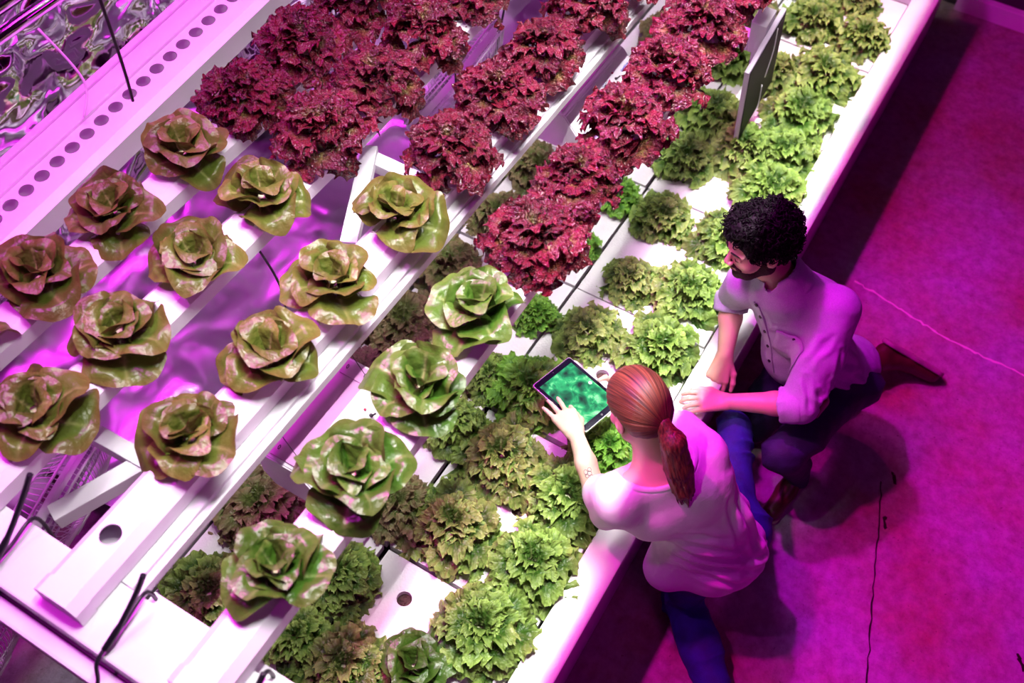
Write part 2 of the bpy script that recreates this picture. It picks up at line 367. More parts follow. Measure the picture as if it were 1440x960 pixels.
# ------------------------------------------------------------------ the bed
def rect(x0, x1, y0, y1): return [(x0, y0), (x1, y0), (x1, y1), (x0, y1)]
def build_bed():
    bed = empty('grow_bed', (2.5, .9, 0), 'long white raised hydroponic bed with a wide ledge facing the floor', 'planter')
    I = V((-2.5, -.9, 0))
    def add(name, fn, m, **k):
        bm = bmesh.new(); fn(bm)
        bmesh.ops.translate(bm, verts=bm.verts, vec=I); return bobj(name, bm, m, bed, **k)
    add('ledge', lambda b: bm_box(b, (.25, .25, .455), (5.2, .365, .50), .006), M['ledge'])
    add('side_board', lambda b: bm_box(b, (.27, .262, .0), (5.2, .30, .4545), .003), M['ledge'])
    add('inner_wall', lambda b: bm_box(b, (.27, .345, .1), (5.2, .365, .4545), .002), M['ledge'])
    add('end_wall', lambda b: bm_box(b, (.36, .366, .0), (.415, 1.5, .50), .004), M['ledge'])
    add('back_ledge', lambda b: bm_box(b, (.36, 1.455, .0), (5.2, 1.50, .5), .004), M['ledge'])
    add('end_wall', lambda b: bm_box(b, (4.76, .366, .0), (4.82, 1.45, .50), .004), M['ledge'])
    add('nutrient_water', lambda b: bm_box(b, (.42, .37, .30), (4.76, 1.45, .40)), M['dark'])
    # foam boards, each one a part, with the open planting holes
    xs = [.425, .982, 1.597, 2.222, 2.842, 3.452, 4.062, 4.672]
    rd = random.Random(5)
    open_holes = {(1, 0): (.865, .771), (2, 0): (1.305, .621), (3, 0): (1.919, .634), (4, 0): (2.52, .62)}
    for i in range(len(xs) - 1):
        for j, (y0, y1) in enumerate(((.372, .908), (.915, 1.43))):
            g0, g1 = rd.uniform(.002, .006), rd.uniform(.004, .010)
            if i == 1: g1 = .016
            x0, x1 = xs[i] + g0, xs[i + 1] - g1
            hs = []
            for (hx, hy) in open_holes.values():
                if x0 < hx < x1 and y0 < hy < y1: hs.append((hx, hy, .024))
            if j == 1 and i == 0: y0 -= .0
            bm = plate(rect(x0, x1, y0 + rd.uniform(0, .006), y1 - rd.uniform(0, .006)), hs, .425, .458)
            cx, cy = (x0 + x1) / 2, (y0 + y1) / 2
            T = Matrix.Translation((cx, cy, 0)) @ Matrix.Rotation(rd.uniform(-.006, .006), 4, 'Z') @ Matrix.Rotation(rd.uniform(-.006, .006), 4, 'X') @ Matrix.Translation((-cx, -cy, 0))
            bmesh.ops.transform(bm, matrix=Matrix.Translation(I) @ T, verts=bm.verts)
            bobj('foam_board', bm, M['foam'], bed)
    for (hx, hy) in open_holes.values():
        bm = bmesh.new(); bm_cyl(bm, V((hx, hy, .405)) + I, V((hx, hy, .436)) + I, .019, .0245, 20)
        r0 = random.Random(int(hx * 100))
        for k in range(14):
            a = r0.uniform(0, 2 * PI); q = r0.uniform(0, .017)
            r_ = bmesh.ops.create_icosphere(bm, subdivisions=1, radius=r0.uniform(.003, .0055))
            bmesh.ops.translate(bm, verts=r_['verts'], vec=V((hx + q * math.cos(a), hy + q * math.sin(a), .437)) + I)
        bobj('net_cup', bm, M['hole'], bed)
    # crumpled liner at the near back corner and far end
    def film(name, P, nu, nv, amp, sc, m, seed):
        g = np.array([[P(u / nu, v / nv) for v in range(nv + 1)] for u in range(nu + 1)]).reshape(-1, 3)
        d = 1 - np.abs(fbm(g * sc + seed, 3)) * 2
        d2 = fbm(g * sc * .5 + seed + 9, 2)
        g = g + np.stack([d2 * .4, d2 * .6, d], 1) * amp
        fs = [(a * (nv + 1) + b, (a + 1) * (nv + 1) + b, (a + 1) * (nv + 1) + b + 1, a * (nv + 1) + b + 1) for a in range(nu) for b in range(nv)]
        me = bpy.data.meshes.new(name); me.from_pydata(g.tolist(), [], fs); return mesh_obj(name, me, m, None, True)
    o = film('plastic_sheet', lambda u, v: (4.84 + .62 * u, .32 + 1.2 * v, .34 - .1 * u), 40, 60, .045, 4.0, M['ledge'], 2)
    tag(o, 'crumpled white plastic sheet behind the far end of the bed', 'plastic sheet')
    return film
film = build_bed()

# ------------------------------------------------------------------ channel rack
ROWS = {4: .79, 3: 1.16, 2: 1.51, 1: 1.80}
ROWNAME = {4: 'frontmost channel', 3: 'second channel from the front', 2: 'third channel from the front', 1: 'hindmost channel with lettuces'}
ZT = 1.36
def build_rack():
    rack = empty('channel_rack', (1.5, 1.3, 0), 'white frame carrying the planting channels above the bed', 'rack')
    I = V((-1.5, -1.3, 0))
    def add(name, bm, m, **k):
        bmesh.ops.translate(bm, verts=bm.verts, vec=I); return bobj(name, bm, m, rack, **k)
    bm = bmesh.new(); bm_box(bm, (.185, .2 + .45, 1.215), (.33, 2.6, 1.285), .006); add('end_beam', bm, M['frame'])
    bm = bmesh.new(); bm_box(bm, (.178, .62, 1.195), (.186, 2.6, 1.222), .001); add('beam_gap', bm, M['black'])
    bm = bmesh.new(); bm_box(bm, (.135, .62, 1.17), (.177, 2.6, 1.225), .008); add('lower_lip', bm, M['frame'])
    bm = bmesh.new(); bm_box(bm, (.331, 1.055, 1.24), (4.6, 1.075, 1.272), .003); bm_box(bm, (.331, 1.073, 1.262), (4.6, 1.118, 1.285), .003); add('long_rail', bm, M['frame'])
    bm = bmesh.new(); bm_box(bm, (.335, .64, 1.22), (.36, 1.05, 1.235), .002); add('edge_strip', bm, M['frame'])
    bm = bmesh.new(); bm_box(bm, (3.6, .6, 1.22), (3.7, 2.2, 1.29), .006); add('end_beam', bm, M['frame'])
    def bar(a, b, w, h, name='strut'):
        a, b = V(a), V(b); d = b - a; q = d.to_track_quat('X', 'Z').to_matrix().to_4x4()
        bm = bmesh.new(); bm_box(bm, (0, -w / 2, -h / 2), (d.length, w / 2, h / 2), .003, Matrix.Translation(a) @ q); add(name, bm, M['frame'])
    bar((.62, 1.66, 1.10), (.63, 1.36, 1.10), .045, .045)
    bar((.40, 1.47, 1.08), (.64, 1.37, 1.09), .05, .05)
    bar((1.80, 1.49, 1.2), (1.44, 1.31, 1.2), .05, .04)
    bar((1.78, 1.48, 1.18), (1.78, 1.10, 1.18), .05, .04)
    for x, y in ((.26, 2.4), (.26, .70), (3.65, 2.1), (3.65, 1.56)):
        bar((x, y, 1.214 if x < 1 else 1.21), (x, y, .0), .06, .06, 'leg')
    chans = {}
    for rix, Y in ROWS.items():
        c = empty('planting_channel', (.22, Y, 0), {4: 'white planting channel nearest the people, over the middle of the bed', 3: 'white planting channel with one open hole near its capped end', 2: 'white planting channel third from the front, over silver film', 1: 'hindmost white planting channel carrying lettuces'}[rix], 'channel', 'lettuce channels')
        L = 3.9 if rix != 4 else 3.5
        hs = []
        n = int(L / .272) + 1
        X0 = {4: .50, 3: .3867, 2: .52, 1: .538}[rix]
        for k in range(n):
            if X0 + .272 * k < L: hs.append((X0 + .272 * k - .22, 0, .025))
        w, z0 = .036, ZT
        bm = plate(rect(0, L, -w, w), hs, z0 - .003, z0)
        prof = [(-w, z0), (-.058, z0 - .022), (-.058, 1.29), (.058, 1.29), (.058, z0 - .022), (w, z0)]
        A = [bm.verts.new((0, y, z)) for y, z in prof]; B = [bm.verts.new((L, y, z)) for y, z in prof]
        for i in range(5): bm.faces.new((A[i], A[i + 1], B[i + 1], B[i]))
        bmesh.ops.recalc_face_normals(bm, faces=bm.faces)
        bobj('channel_body', bm, M['channel'], c)
        bm = bmesh.new()
        p2 = [(-.039, z0 + .003), (-.061, z0 - .020), (-.061, 1.2875), (.061, 1.2875), (.061, z0 - .020), (.039, z0 + .003)]
        A = [bm.verts.new((-.006, y, z)) for y, z in p2]; B = [bm.verts.new((.035, y, z)) for y, z in p2]
        for i in range(6): bm.faces.new((A[i], A[(i + 1) % 6], B[(i + 1) % 6], B[i]))
        bm.faces.new(A[::-1]); bmesh.ops.recalc_face_normals(bm, faces=bm.faces)
        bobj('end_cap', bm, M['channel'], c)
    # the dark strip with many small holes on the back side
    g = empty('seedling_channel', (0, 0, 0), 'empty white channel with a line of small round holes and no plants', 'channel')
    p0 = V((.55, 2.10, 1.30)); p1 = V((2.6, 2.10, 1.50)); L = (p1 - p0).length
    T = Matrix.Translation(p0) @ (p1 - p0).to_track_quat('X', 'Z').to_matrix().to_4x4()
    hs = []
    x = .06
    while x < L - .05: hs.append((x, -.005, .0225)); x += .0605
    bm = plate(rect(0, L, -.075, .035), hs, -.004, 0)
    prof = [(-.075, 0), (-.098, -.018), (-.098, -.09), (.035, -.09), (.035, 0)]
    A = [bm.verts.new((0, y, z)) for y, z in prof]; B = [bm.verts.new((L, y, z)) for y, z in prof]
    for i in range(4): bm.faces.new((A[i], A[i + 1], B[i + 1], B[i]))
    bmesh.ops.recalc_face_normals(bm, faces=bm.faces)
    bmesh.ops.transform(bm, matrix=T, verts=bm.verts); bobj('channel_body', bm, M['channel'], g)
    bm = bmesh.new(); bm_box(bm, (0, .0355, -.02), (L, .10, .012), .004, T); bm_box(bm, (0, .1005, .0), (L, .125, .022), .004, T); bobj('back_flange', bm, M['channel'], g)
build_rack()

# silver film
def build_film():
    def crumple(name, P, nu, nv, amp, sc, m, seed, axis, label):
        g = np.array([[P(u / nu, v / nv) for v in range(nv + 1)] for u in range(nu + 1)]).reshape(-1, 3)
        w = g + np.stack([fbm(g * 2 + seed, 2), fbm(g * 2 + seed + 7, 2), fbm(g * 2 + seed + 13, 2)], 1) * .12
        d = np.abs(fbm(w * sc + seed, 2)) * 2 + .5 * np.abs(vnoise(w * sc * 2.7 + seed)) + .12 * np.abs(vnoise(w * sc * 7 + seed))
        g = g + np.array(axis)[None] * (d[:, None] - .5) * amp
        fs = [(a * (nv + 1) + b, (a + 1) * (nv + 1) + b, (a + 1) * (nv + 1) + b + 1, a * (nv + 1) + b + 1) for a in range(nu) for b in range(nv)]
        me = bpy.data.meshes.new(name); me.from_pydata(g.tolist(), [], fs); o = mesh_obj(name, me, m, None, True)
        return tag(o, label, 'film')
    crumple('silver_film', lambda u, v: (.2 + 4.9 * u, 2.42, .55 + 1.7 * v), 260, 110, .085, 2.6, M['film'], 1.0, (0, -1, .2), 'crumpled silver reflective film hanging on the back wall')
    crumple('silver_film', lambda u, v: (.62 + 4.2 * u, 1.53 + .9 * v, .52 - .05 * math.sin(v * 3) ), 260, 60, .07, 2.0, M['film_soft'], 4.0, (0, -.2, 1), 'smooth purple-lit silver film lying under the channels')
    bm = bmesh.new()
    bm_cyl(bm, (.9, 2.33, 1.60), (2.6, 2.33, 1.62), .02, n=16); o = bobj('duct_pipe', bm, M['chrome']); tag(o, 'thin chrome pipe in the upper left corner before the film', 'pipe')
    bm = bmesh.new()
    bm_cyl(bm, (.9, 2.36, 1.66), (2.6, 2.36, 1.68), .028, n=16); o = bobj('duct_pipe', bm, M['chrome']); tag(o, 'thicker chrome pipe at the very corner above the thin one', 'pipe')
    rd = random.Random(9)
build_film()

# ------------------------------------------------------------------ hanging cables
def cable(pts, r, label, name='cable', m='black', n=8):
    bm = bmesh.new(); bm_tube(bm, curve_pts(pts, n), r, 6); o = bobj(name, bm, M[m]); return tag(o, label, 'cable')
cable([(1.32, 1.90, 1.55), (1.30, 1.86, 1.8), (1.28, 1.84, 2.6), (1.28, 1.82, 4.2)], .0045, 'black cable hanging past the back channel at the upper left')
cable([(1.24, 1.46, 1.29), (1.26, 1.43, 1.1), (1.20, 1.40, .9), (1.12, 1.42, .6)], .0035, 'black cable dangling between the second and third channels')
cable([(2.92, 1.62, 1.3), (2.82, 1.60, 1.1), (2.72, 1.58, .9), (2.66, 1.56, .6)], .0045, 'black cable dangling beside the upper fan')
cable([(2.40, 1.56, 1.1), (2.32, 1.50, .95), (2.28, 1.46, .75)], .004, 'short black cable below the upper fan')
cable([(2.0, 2.2, 1.25), (2.3, 2.0, 1.22), (2.55, 1.9, 1.25)], .004, 'black cable running level behind the red lettuces')
cable([(.97, 2.30, 1.62), (1.02, 2.28, 1.50), (1.05, 2.24, 1.38), (.98, 2.22, 1.22), (.96, 2.2, 1.1)], .004, 'black cord dangling in front of the crumpled film at the upper left')
cable([(1.35, 2.25, 1.62), (1.36, 2.15, 1.48), (1.30, 2.12, 1.40)], .004, 'thin white tube hanging over the channel with small holes', name='tube', m='frame')
# black straps round the end beam
def strap(y, label, tail):
    pts = [(.345, y, 1.16), (.34, y, 1.295), (.26, y - .01, 1.30), (.178, y - .015, 1.295), (.15, y - .02, 1.24), (.125, y - .02, 1.20), (.13, y, 1.14)]
    e = empty('cable_tie', (0, 0, 0), label, 'cable tie')
    bm = bmesh.new(); bm_tube(bm, curve_pts(pts, 6), .005, 6); bobj('band', bm, M['black'], e)
    bm = bmesh.new(); bm_tube(bm, curve_pts(tail, 6), [.009] * 6 + [.007] * (len(curve_pts(tail, 6)) - 6), 6); bobj('tail', bm, M['black'], e)
strap(1.035, 'black strap wrapped round the end beam beside the second channel', [(.20, 1.02, 1.30), (.25, 1.01, 1.34), (.31, 1.0, 1.40), (.34, .995, 1.44)])
strap(1.37, 'black strap wrapped round the end beam near the left picture edge', [(.20, 1.355, 1.30), (.27, 1.35, 1.35), (.34, 1.345, 1.42), (.38, 1.34, 1.47)])
strap(.705, 'black strap hanging round the end beam beside the frontmost channel', [(.20, .69, 1.30), (.25, .685, 1.33), (.29, .68, 1.36), (.32, .68, 1.38)])

# ------------------------------------------------------------------ grow-light fixtures with knobs
def text_obj(body, size, M4, m, parent, ext=.0004, name='lettering'):
    c = bpy.data.curves.new(name, 'FONT'); c.body = body; c.size = size; c.extrude = ext; c.align_x = 'CENTER'; c.align_y = 'CENTER'; c.shear = .35
    c.resolution_u = 2
    o = bpy.data.objects.new(name, c); COL.objects.link(o)
    dg = bpy.context.evaluated_depsgraph_get(); me = bpy.data.meshes.new_from_object(o.evaluated_get(dg)); bpy.data.objects.remove(o)
    me.transform(M4); return mesh_obj(name, me, m, parent)
def fixture(loc, L, label):
    """profile in (y, z): flat top tray at the back, slanted control face towards -Y"""
    e = empty('grow_light', loc, label, 'grow light', 'grow lights over the bed')
    prof = [(.095, .0), (.095, .10), (.075, .105), (-.03, .105), (-.045, .10), (-.115, .02), (-.115, -.03), (-.07, -.05), (.06, -.05)]
    bm = bmesh.new()
    A = [bm.verts.new((0, y, z)) for y, z in prof]; B = [bm.verts.new((L, y, z)) for y, z in prof]
    n = len(prof)
    for i in range(n): bm.faces.new((A[i], A[(i + 1) % n], B[(i + 1) % n], B[i]))
    bm.faces.new(A); bm.faces.new(B[::-1]); bmesh.ops.recalc_face_normals(bm, faces=bm.faces)
    bmesh.ops.bevel(bm, geom=list(bm.edges), offset=.004, segments=2, affect='EDGES')
    bobj('housing', bm, M['fixture'], e)
    bm = bmesh.new(); bm_box(bm, (.012, -.028, .1055), (L - .012, .070, .108), .001)
    bobj('top_plate', bm, M['fixture_top'], e)
    for x0 in (.012, L - .06):
        bm = bmesh.new(); bm_box(bm, (x0, -.030, .1085), (x0 + .048, .054, .113), .001); br = bobj('bracket', bm, M['fixture_top'], e)
        bm = bmesh.new()
        for y in (-.018, .042): bm_torus(bm, .006, .0012, Matrix.Translation((x0 + .024, y, .119)) @ Matrix.Rotation(PI / 2, 4, 'X'), 12, 5)
        bm_tube(bm, [(x0 + .024, -.018, .124), (x0 + .03, .02, .17), (x0 + .026, .06, .30)], .0012, 5)
        bobj('hook', bm, M['black'], br)
    # control face frame
    a = V((0, -.045, .10)); b = V((0, -.115, .02)); d = (b - a).normalized(); nrm = V((0, -d.z, d.y)); nrm = V((1, 0, 0)).cross(d); 
    if nrm.z < 0: nrm = -nrm
    def F(x, s, h=0): 
        p = a + d * s + nrm * h; return V((x, p.y, p.z))
    mid = .052
    kx = [L * .27, L * .42, L * .57]
    rot = Matrix((V((1, 0, 0)), -d, nrm)).transposed().to_4x4()
    for x in kx:
        bm = bmesh.new()
        T = Matrix.Translation(F(x, mid, 0)) @ rot
        bm_cyl(bm, (0, 0, 0), (0, 0, .004), .013, .0125, 24); bm_cyl(bm, (0, 0, .004), (0, 0, .018), .010, .0085, 12)
        bm_box(bm, (-.0015, -.009, .018), (.0015, .009, .0195))
        bmesh.ops.transform(bm, matrix=T, verts=bm.verts); kn = bobj('knob', bm, M['knob'], e)
        bm = bmesh.new()
        for k in range(11):
            t = math.radians(20 + 28 * k); q = .0185
            bm_box(bm, (-.0014, -.0014, .0002), (.0014, .0014, .0010), 0, T @ Matrix.Translation((q * math.cos(t), q * math.sin(t), 0)))
        bobj('dial_marks', bm, M['blue_mark'], kn)
    bm = bmesh.new(); bm_cyl(bm, (0, 0, 0), (0, 0, .008), .006, .004, 12); bm_cyl(bm, (0, 0, .008), (.004, .003, .022), .0022, .003, 8)
    bmesh.ops.transform(bm, matrix=Matrix.Translation(F(L * .72, mid + .004)) @ rot, verts=bm.verts); bobj('toggle_switch', bm, M['knob'], e)
    bm = bmesh.new(); bmesh.ops.create_icosphere(bm, subdivisions=2, radius=.004); bmesh.ops.translate(bm, verts=bm.verts, vec=F(L * .715, mid - .022, .001)); bobj('indicator', bm, plain('red_indicator', (.5, .0, .05), .3), e)
    text_obj('LumiGrow', .013, Matrix.Translation(F(L * .88, mid, .0006)) @ rot, M['blue_mark'], e)
    return e
fixture((2.44, 1.175, .93), .46, 'white grow light with three black knobs hanging between red lettuces')
fixture((.83, 1.095, .93), .38, 'white grow light with pink top plate half hidden behind the near lettuces')

# ------------------------------------------------------------------ fans
def fan(loc, rot, rad, label):
    e = empty('circulation_fan', loc, label, 'fan', 'air fans under the channels', rot)
    bm = bmesh.new()
    for R_, z in ((rad, .0), (rad, .025), (rad * .98, .05)): bm_torus(bm, R_, .004, Matrix.Translation((0, 0, z)), 56, 5)
    bobj('guard_rim', bm, M['fan'], e)
    bm = bmesh.new(); 
    n = 56; A = [bm.verts.new((rad * 1.012 * math.cos(2 * PI * k / n), rad * 1.012 * math.sin(2 * PI * k / n), .012)) for k in range(n)]
    B = [bm.verts.new((rad * 1.012 * math.cos(2 * PI * k / n), rad * 1.012 * math.sin(2 * PI * k / n), .038)) for k in range(n)]
    for k in range(n): bm.faces.new((A[k], A[(k + 1) % n], B[(k + 1) % n], B[k]))
    o = bobj('rim_band', bm, M['fan'], e); sm = o.modifiers.new('s', 'SOLIDIFY'); sm.thickness = .004
    for sgn, nm in ((1, 'front_guard'), (-1, 'rear_guard')):
        bm = bmesh.new(); nw = 84
        for k in range(nw):
            t = 2 * PI * k / nw; c, s = math.cos(t), math.sin(t)
            pr = [(.05, .085), (rad * .45, .080), (rad * .8, .062), (rad * .97, .03), (rad, .0)]
            tw = .12 * sgn
            pts = [V((r_ * math.cos(t + tw * r_ / rad), r_ * math.sin(t + tw * r_ / rad), .025 + sgn * h)) for r_, h in pr]
            bm_tube(bm, pts, .0015, 4, cap=False)
        for r_, h in ((.05, .085), (rad * .6, .073)): bm_torus(bm, r_, .0022, Matrix.Translation((0, 0, .025 + sgn * h)), 40, 5)
        bobj(nm, bm, M['fan'], e)
    bm = bmesh.new(); bm_cyl(bm, (0, 0, .09), (0, 0, .115), .052, .045, 28); bobj('badge', bm, M['fan'], e)
    bm = bmesh.new(); bm_cyl(bm, (0, 0, -.14), (0, 0, -.02), .055, .06, 24); bobj('motor', bm, M['fan'], e)
    bm = bmesh.new(); bm_cyl(bm, (0, 0, .0), (0, 0, .05), .04, .035, 20); bobj('hub', bm, M['fanblade'], e)
    for k in range(3):
        bm = bmesh.new(); vs = []
        for i in range(7):
            r_ = .035 + (rad * .86 - .035) * i / 6; row = []
            for j in range(7):
                t = (j / 6 - .5) * (.95 + .35 * math.sin(i / 6 * PI)); row.append(bm.verts.new((r_ * math.cos(t), r_ * math.sin(t), .025 + .035 * math.sin(t * 1.3))))
            vs.append(row)
        for i in range(6):
            for j in range(6): bm.faces.new((vs[i][j], vs[i + 1][j], vs[i + 1][j + 1], vs[i][j + 1]))
        bmesh.ops.rotate(bm, verts=bm.verts, cent=(0, 0, 0), matrix=Matrix.Rotation(2 * PI * k / 3 + .5, 3, 'Z'))
        o = bobj('blade', bm, M['fanblade'], e, True); sm = o.modifiers.new('s', 'SOLIDIFY'); sm.thickness = .002
    return e
# local +z of a fan is its blowing direction
def facing(d, roll=0): return (V(d)).to_track_quat('Z', 'Y').to_euler()
fan((2.60, 1.72, .86), facing((.10, -.95, -.62)), .27, 'white wire-guard fan between red lettuces at the top')
fan((.06, 1.78, .42), facing((.25, -.9, -.45)), .24, 'white wire-guard fan low in the dark lower left corner')
fan((.46, 1.66, .86), facing((.25, -.9, -.45)), .24, 'white wire-guard fan under the channels at the lower left')

# ------------------------------------------------------------------ dark upright panel
def build_panel():
    e = empty('display_panel', (3.06, .68, .462), 'thin dark rectangular panel standing upright on edge in the lettuce bed', 'panel')
    L, H = .33, .46
    T = Matrix.Translation((.13, 0, .098)) @ Matrix.Rotation(math.radians(-17), 4, 'Y')
    bm = bmesh.new(); bm_box(bm, (0, 0, 0), (L, .02, H), .004, T); bobj('rim', bm, M['panel_rim'], e)
    bm = bmesh.new(); bm_box(bm, (.008, -.003, .008), (L - .008, .001, H - .008), .001, T); bobj('dark_face', bm, M['panel_dark'], e)
    bm = bmesh.new(); bm_box(bm, (.19, .022, H - .14), (.28, .085, H + .035), .004, T); bobj('mount_block', bm, M['fixture'], e)
    bm = bmesh.new(); bm_box(bm, (.20, .04, -.05), (.23, .07, H - .13), .003, T); bobj('post', bm, M['fixture'], e)
    bm = bmesh.new(); bm_box(bm, (.19, .086, H - .14), (.25, .14, H - .08), .003, T); bobj('junction_box', bm, M['fixture'], e)
    for pts in ([(.24, -.006, H - .01), (.22, -.012, H - .12), (.18, -.010, H - .24)], [(.17, -.008, H - .28), (.15, -.014, .07), (.11, -.010, .02)]):
        bm = bmesh.new(); bm_tube(bm, [T @ p for p in curve_pts(pts, 5)], .0022, 5); bobj('white_lead', bm, M['frame'], e)
build_panel()
# ================================================================== LETTUCES
def leaf_mesh(kind, seed):
    rd = np.random.RandomState(seed)
    cfg = dict(butter=(44, 9), red=(96, 10), frill=(110, 9), bronze=(110, 9))
    nt_, nr = cfg['bronze' if kind == 'bronze' else kind]
    th = np.linspace(-PI, PI, nt_, endpoint=False)
    ph = rd.rand(8) * 6.28
    if kind == 'butter':
        c = .46; Rt = .54 + .03 * np.sin(3 * th + ph[0]) + .02 * np.sin(7 * th + ph[1]); wy = 1.22
    elif kind == 'red':
        c = .48; Rt = .50 + .03 * np.sin(4 * th + ph[0]) + .03 * np.sin(9 * th + ph[1]) + .02 * np.sin(15 * th + ph[2]); wy = 1.15
    else:
        c = .48; Rt = .50 + .03 * np.sin(5 * th + ph[0]) + .018 * np.sin(11 * th + ph[1]) + .012 * np.sin(19 * th + ph[2]); wy = 1.05
    base = np.clip((np.abs(th) - 2.2) / .94, 0, 1)          # towards the stem
    Rt = Rt * (1 - .35 * base) 
    rs = np.linspace(0, 1, nr + 1)[1:] ** .85
    pts = [(c, 0, 0, 0.0)]; 
    for r in rs:
        for k, t in enumerate(th):
            pts.append((c + Rt[k] * r * math.cos(t), wy * Rt[k] * r * math.sin(t) * (1 - .45 * base[k]), 0, r * (1 - base[k])))
    P = np.array(pts); x, y, rim = P[:, 0].copy(), P[:, 1].copy(), P[:, 3].copy()
    T = np.concatenate([[0]] + [th] * nr)
    r_ = rim
    if kind == 'butter':
        z = .62 * y ** 2 + .10 * np.clip(x, 0, 1) ** 2
        z += -.05 * np.exp(-(y / .06) ** 2) * (1 - .6 * x)                      # midrib groove
        z += .10 * r_ ** 3 * np.sin(3 * T + ph[2]) + .022 * r_ ** 4 * np.sin(7 * T + ph[3])
        z -= .42 * np.clip(r_ - .68, 0, 1) * (1.1 + np.sin(2 * T + ph[4]))        # rolled edge
        q = np.stack([x * 5 + seed, y * 5, 0 * x], 1); z += .05 * fbm(q, 2)
        vein = np.exp(-(y / .035) ** 2) * np.clip(1.1 - x, 0, 1) * .9
    elif kind == 'red':
        z = .25 * y ** 2 + .05 * x
        q = np.stack([x * 7 + seed, y * 7, 0 * x], 1); z += .075 * np.abs(fbm(q, 2)) 
        z += .11 * r_ ** 2 * np.sin(5 * T + ph[2]) + .10 * r_ ** 4 * np.sin(11 * T + ph[3]) + .05 * r_ ** 5 * np.sin(19 * T + ph[6])
        z -= .30 * np.clip(r_ - .6, 0, 1) * (1 + np.sin(3 * T + ph[4]))
        x += .03 * r_ ** 4 * np.sin(11 * T + ph[3] + 1.5); y += .03 * r_ ** 4 * np.cos(12 * T + ph[5])
        vein = np.exp(-(y / .03) ** 2) * np.clip(.8 - x, 0, 1)
    else:
        z = .22 * y ** 2 + .06 * x
        q = np.stack([x * 9 + seed, y * 9, 0 * x], 1); z += .09 * np.abs(fbm(q, 2))
        z += .09 * r_ ** 2 * np.sin(6 * T + ph[2]) + .11 * r_ ** 4 * np.sin(10 * T + ph[3]) + .055 * r_ ** 6 * np.sin(27 * T + ph[7])
        z -= .18 * np.clip(r_ - .6, 0, 1) * (1 + np.sin(4 * T + ph[4]))
        x += .015 * r_ ** 4 * np.sin(13 * T + ph[3] + 1.5); y += .015 * r_ ** 4 * np.cos(14 * T + ph[5])
        vein = np.exp(-(y / .03) ** 2) * np.clip(.8 - x, 0, 1)
    # curl along the length: base rises, tip arches out
    a = .75
    if kind != 'butter':
        ang = -a * np.clip(x, 0, 1.1) ** 1.5
        z2 = z * np.cos(ang) + x * np.sin(ang) * .55; x = x * np.cos(ang * .5) - z * np.sin(ang) * .5; z = z2
    vs = np.stack([x, y, z], 1)
    fs = [(0, 1 + k, 1 + (k + 1) % nt_) for k in range(nt_)]
    for i in range(nr - 1):
        for k in range(nt_):
            a0 = 1 + i * nt_; fs.append((a0 + k, a0 + nt_ + k, a0 + nt_ + (k + 1) % nt_, a0 + (k + 1) % nt_))
    me = bpy.data.meshes.new('leaf'); me.from_pydata(vs.tolist(), [], fs); me.shade_smooth()
    at = me.attributes.new('rim', 'FLOAT', 'POINT'); at.data.foreach_set('value', rim.astype(np.float32))
    at = me.attributes.new('vein', 'FLOAT', 'POINT'); at.data.foreach_set('value', vein.astype(np.float32))
    return me
LEAF = {}
def leaves(kind, mname):
    key = (kind, mname)
    if key not in LEAF:
        L = []
        for s in range(7):
            me = leaf_mesh(kind, s * 11 + 3 + len(kind)); me.materials.append(M[mname]); L.append(me)
        LEAF[key] = L
    return LEAF[key]
def stem_mesh():
    bm = bmesh.new(); bm_cyl(bm, (0, 0, -.02), (0, 0, .03), .012, .018, 10)
    me = bpy.data.meshes.new('stem'); bm.to_mesh(me); bm.free(); me.materials.append(plain('pale_lettuce_stem', (.45, .5, .25), .5)); return me
STEM = stem_mesh()
LR = random.Random(21)
def lettuce(kind, mname, loc, size, label, group, name, cat='lettuce', n=None, seed=None):
    """size = diameter of the head in metres"""
    rd = random.Random(seed if seed is not None else LR.random())
    e = empty(name, loc, label, cat, group, (rd.uniform(-.10, .10), rd.uniform(-.10, .10), rd.uniform(0, 6.28)))
    o = bpy.data.objects.new('stem', STEM); COL.objects.link(o); o.parent = e; o.scale = (size / .25,) * 3
    ML = leaves(kind, mname); Rr = size / 2
    n = n or {'butter': 13, 'red': 44}.get(kind, 36)
    for i in range(n):
        f = i / (n - 1); az = i * 2.39996 + rd.uniform(-.3, .3)
        if kind == 'butter':
            pitch = math.radians(-6 + 76 * f ** .8 + rd.uniform(-8, 8)); s = Rr * (1.15 - .46 * f) * rd.uniform(.88, 1.12); push = Rr * .10 * (1 - f); lift = .010 + .22 * f * Rr; roll = .3; wy = rd.uniform(.85, 1.1)
        elif kind == 'red':
            pitch = math.radians(-8 + 96 * f ** 1.05 + rd.uniform(-12, 12)); s = Rr * (.68 - .12 * f) * rd.uniform(.8, 1.2); push = Rr * .50 * (1 - .85 * f); lift = .02 + .30 * f * Rr; roll = .8; wy = rd.uniform(.85, 1.15)
        else:
            pitch = math.radians(-4 + 84 * f ** 1.1 + rd.uniform(-10, 10)); s = Rr * (.78 - .22 * f) * rd.uniform(.8, 1.2); push = Rr * .42 * (1 - .85 * f); lift = .012 + .16 * f * Rr; roll = .6; wy = rd.uniform(.8, 1.1)
        o = bpy.data.objects.new('leaf', ML[rd.randrange(len(ML))]); COL.objects.link(o); o.parent = e
        q = Matrix.Rotation(az, 4, 'Z') @ Matrix.Translation((push * .5, 0, lift)) @ Matrix.Rotation(-pitch, 4, 'Y') @ Matrix.Translation((push * .5, 0, 0)) @ Matrix.Rotation(rd.uniform(-roll, roll), 4, 'X')
        o.matrix_local = q @ Matrix.Diagonal((s, s * wy, s, 1))
    return e
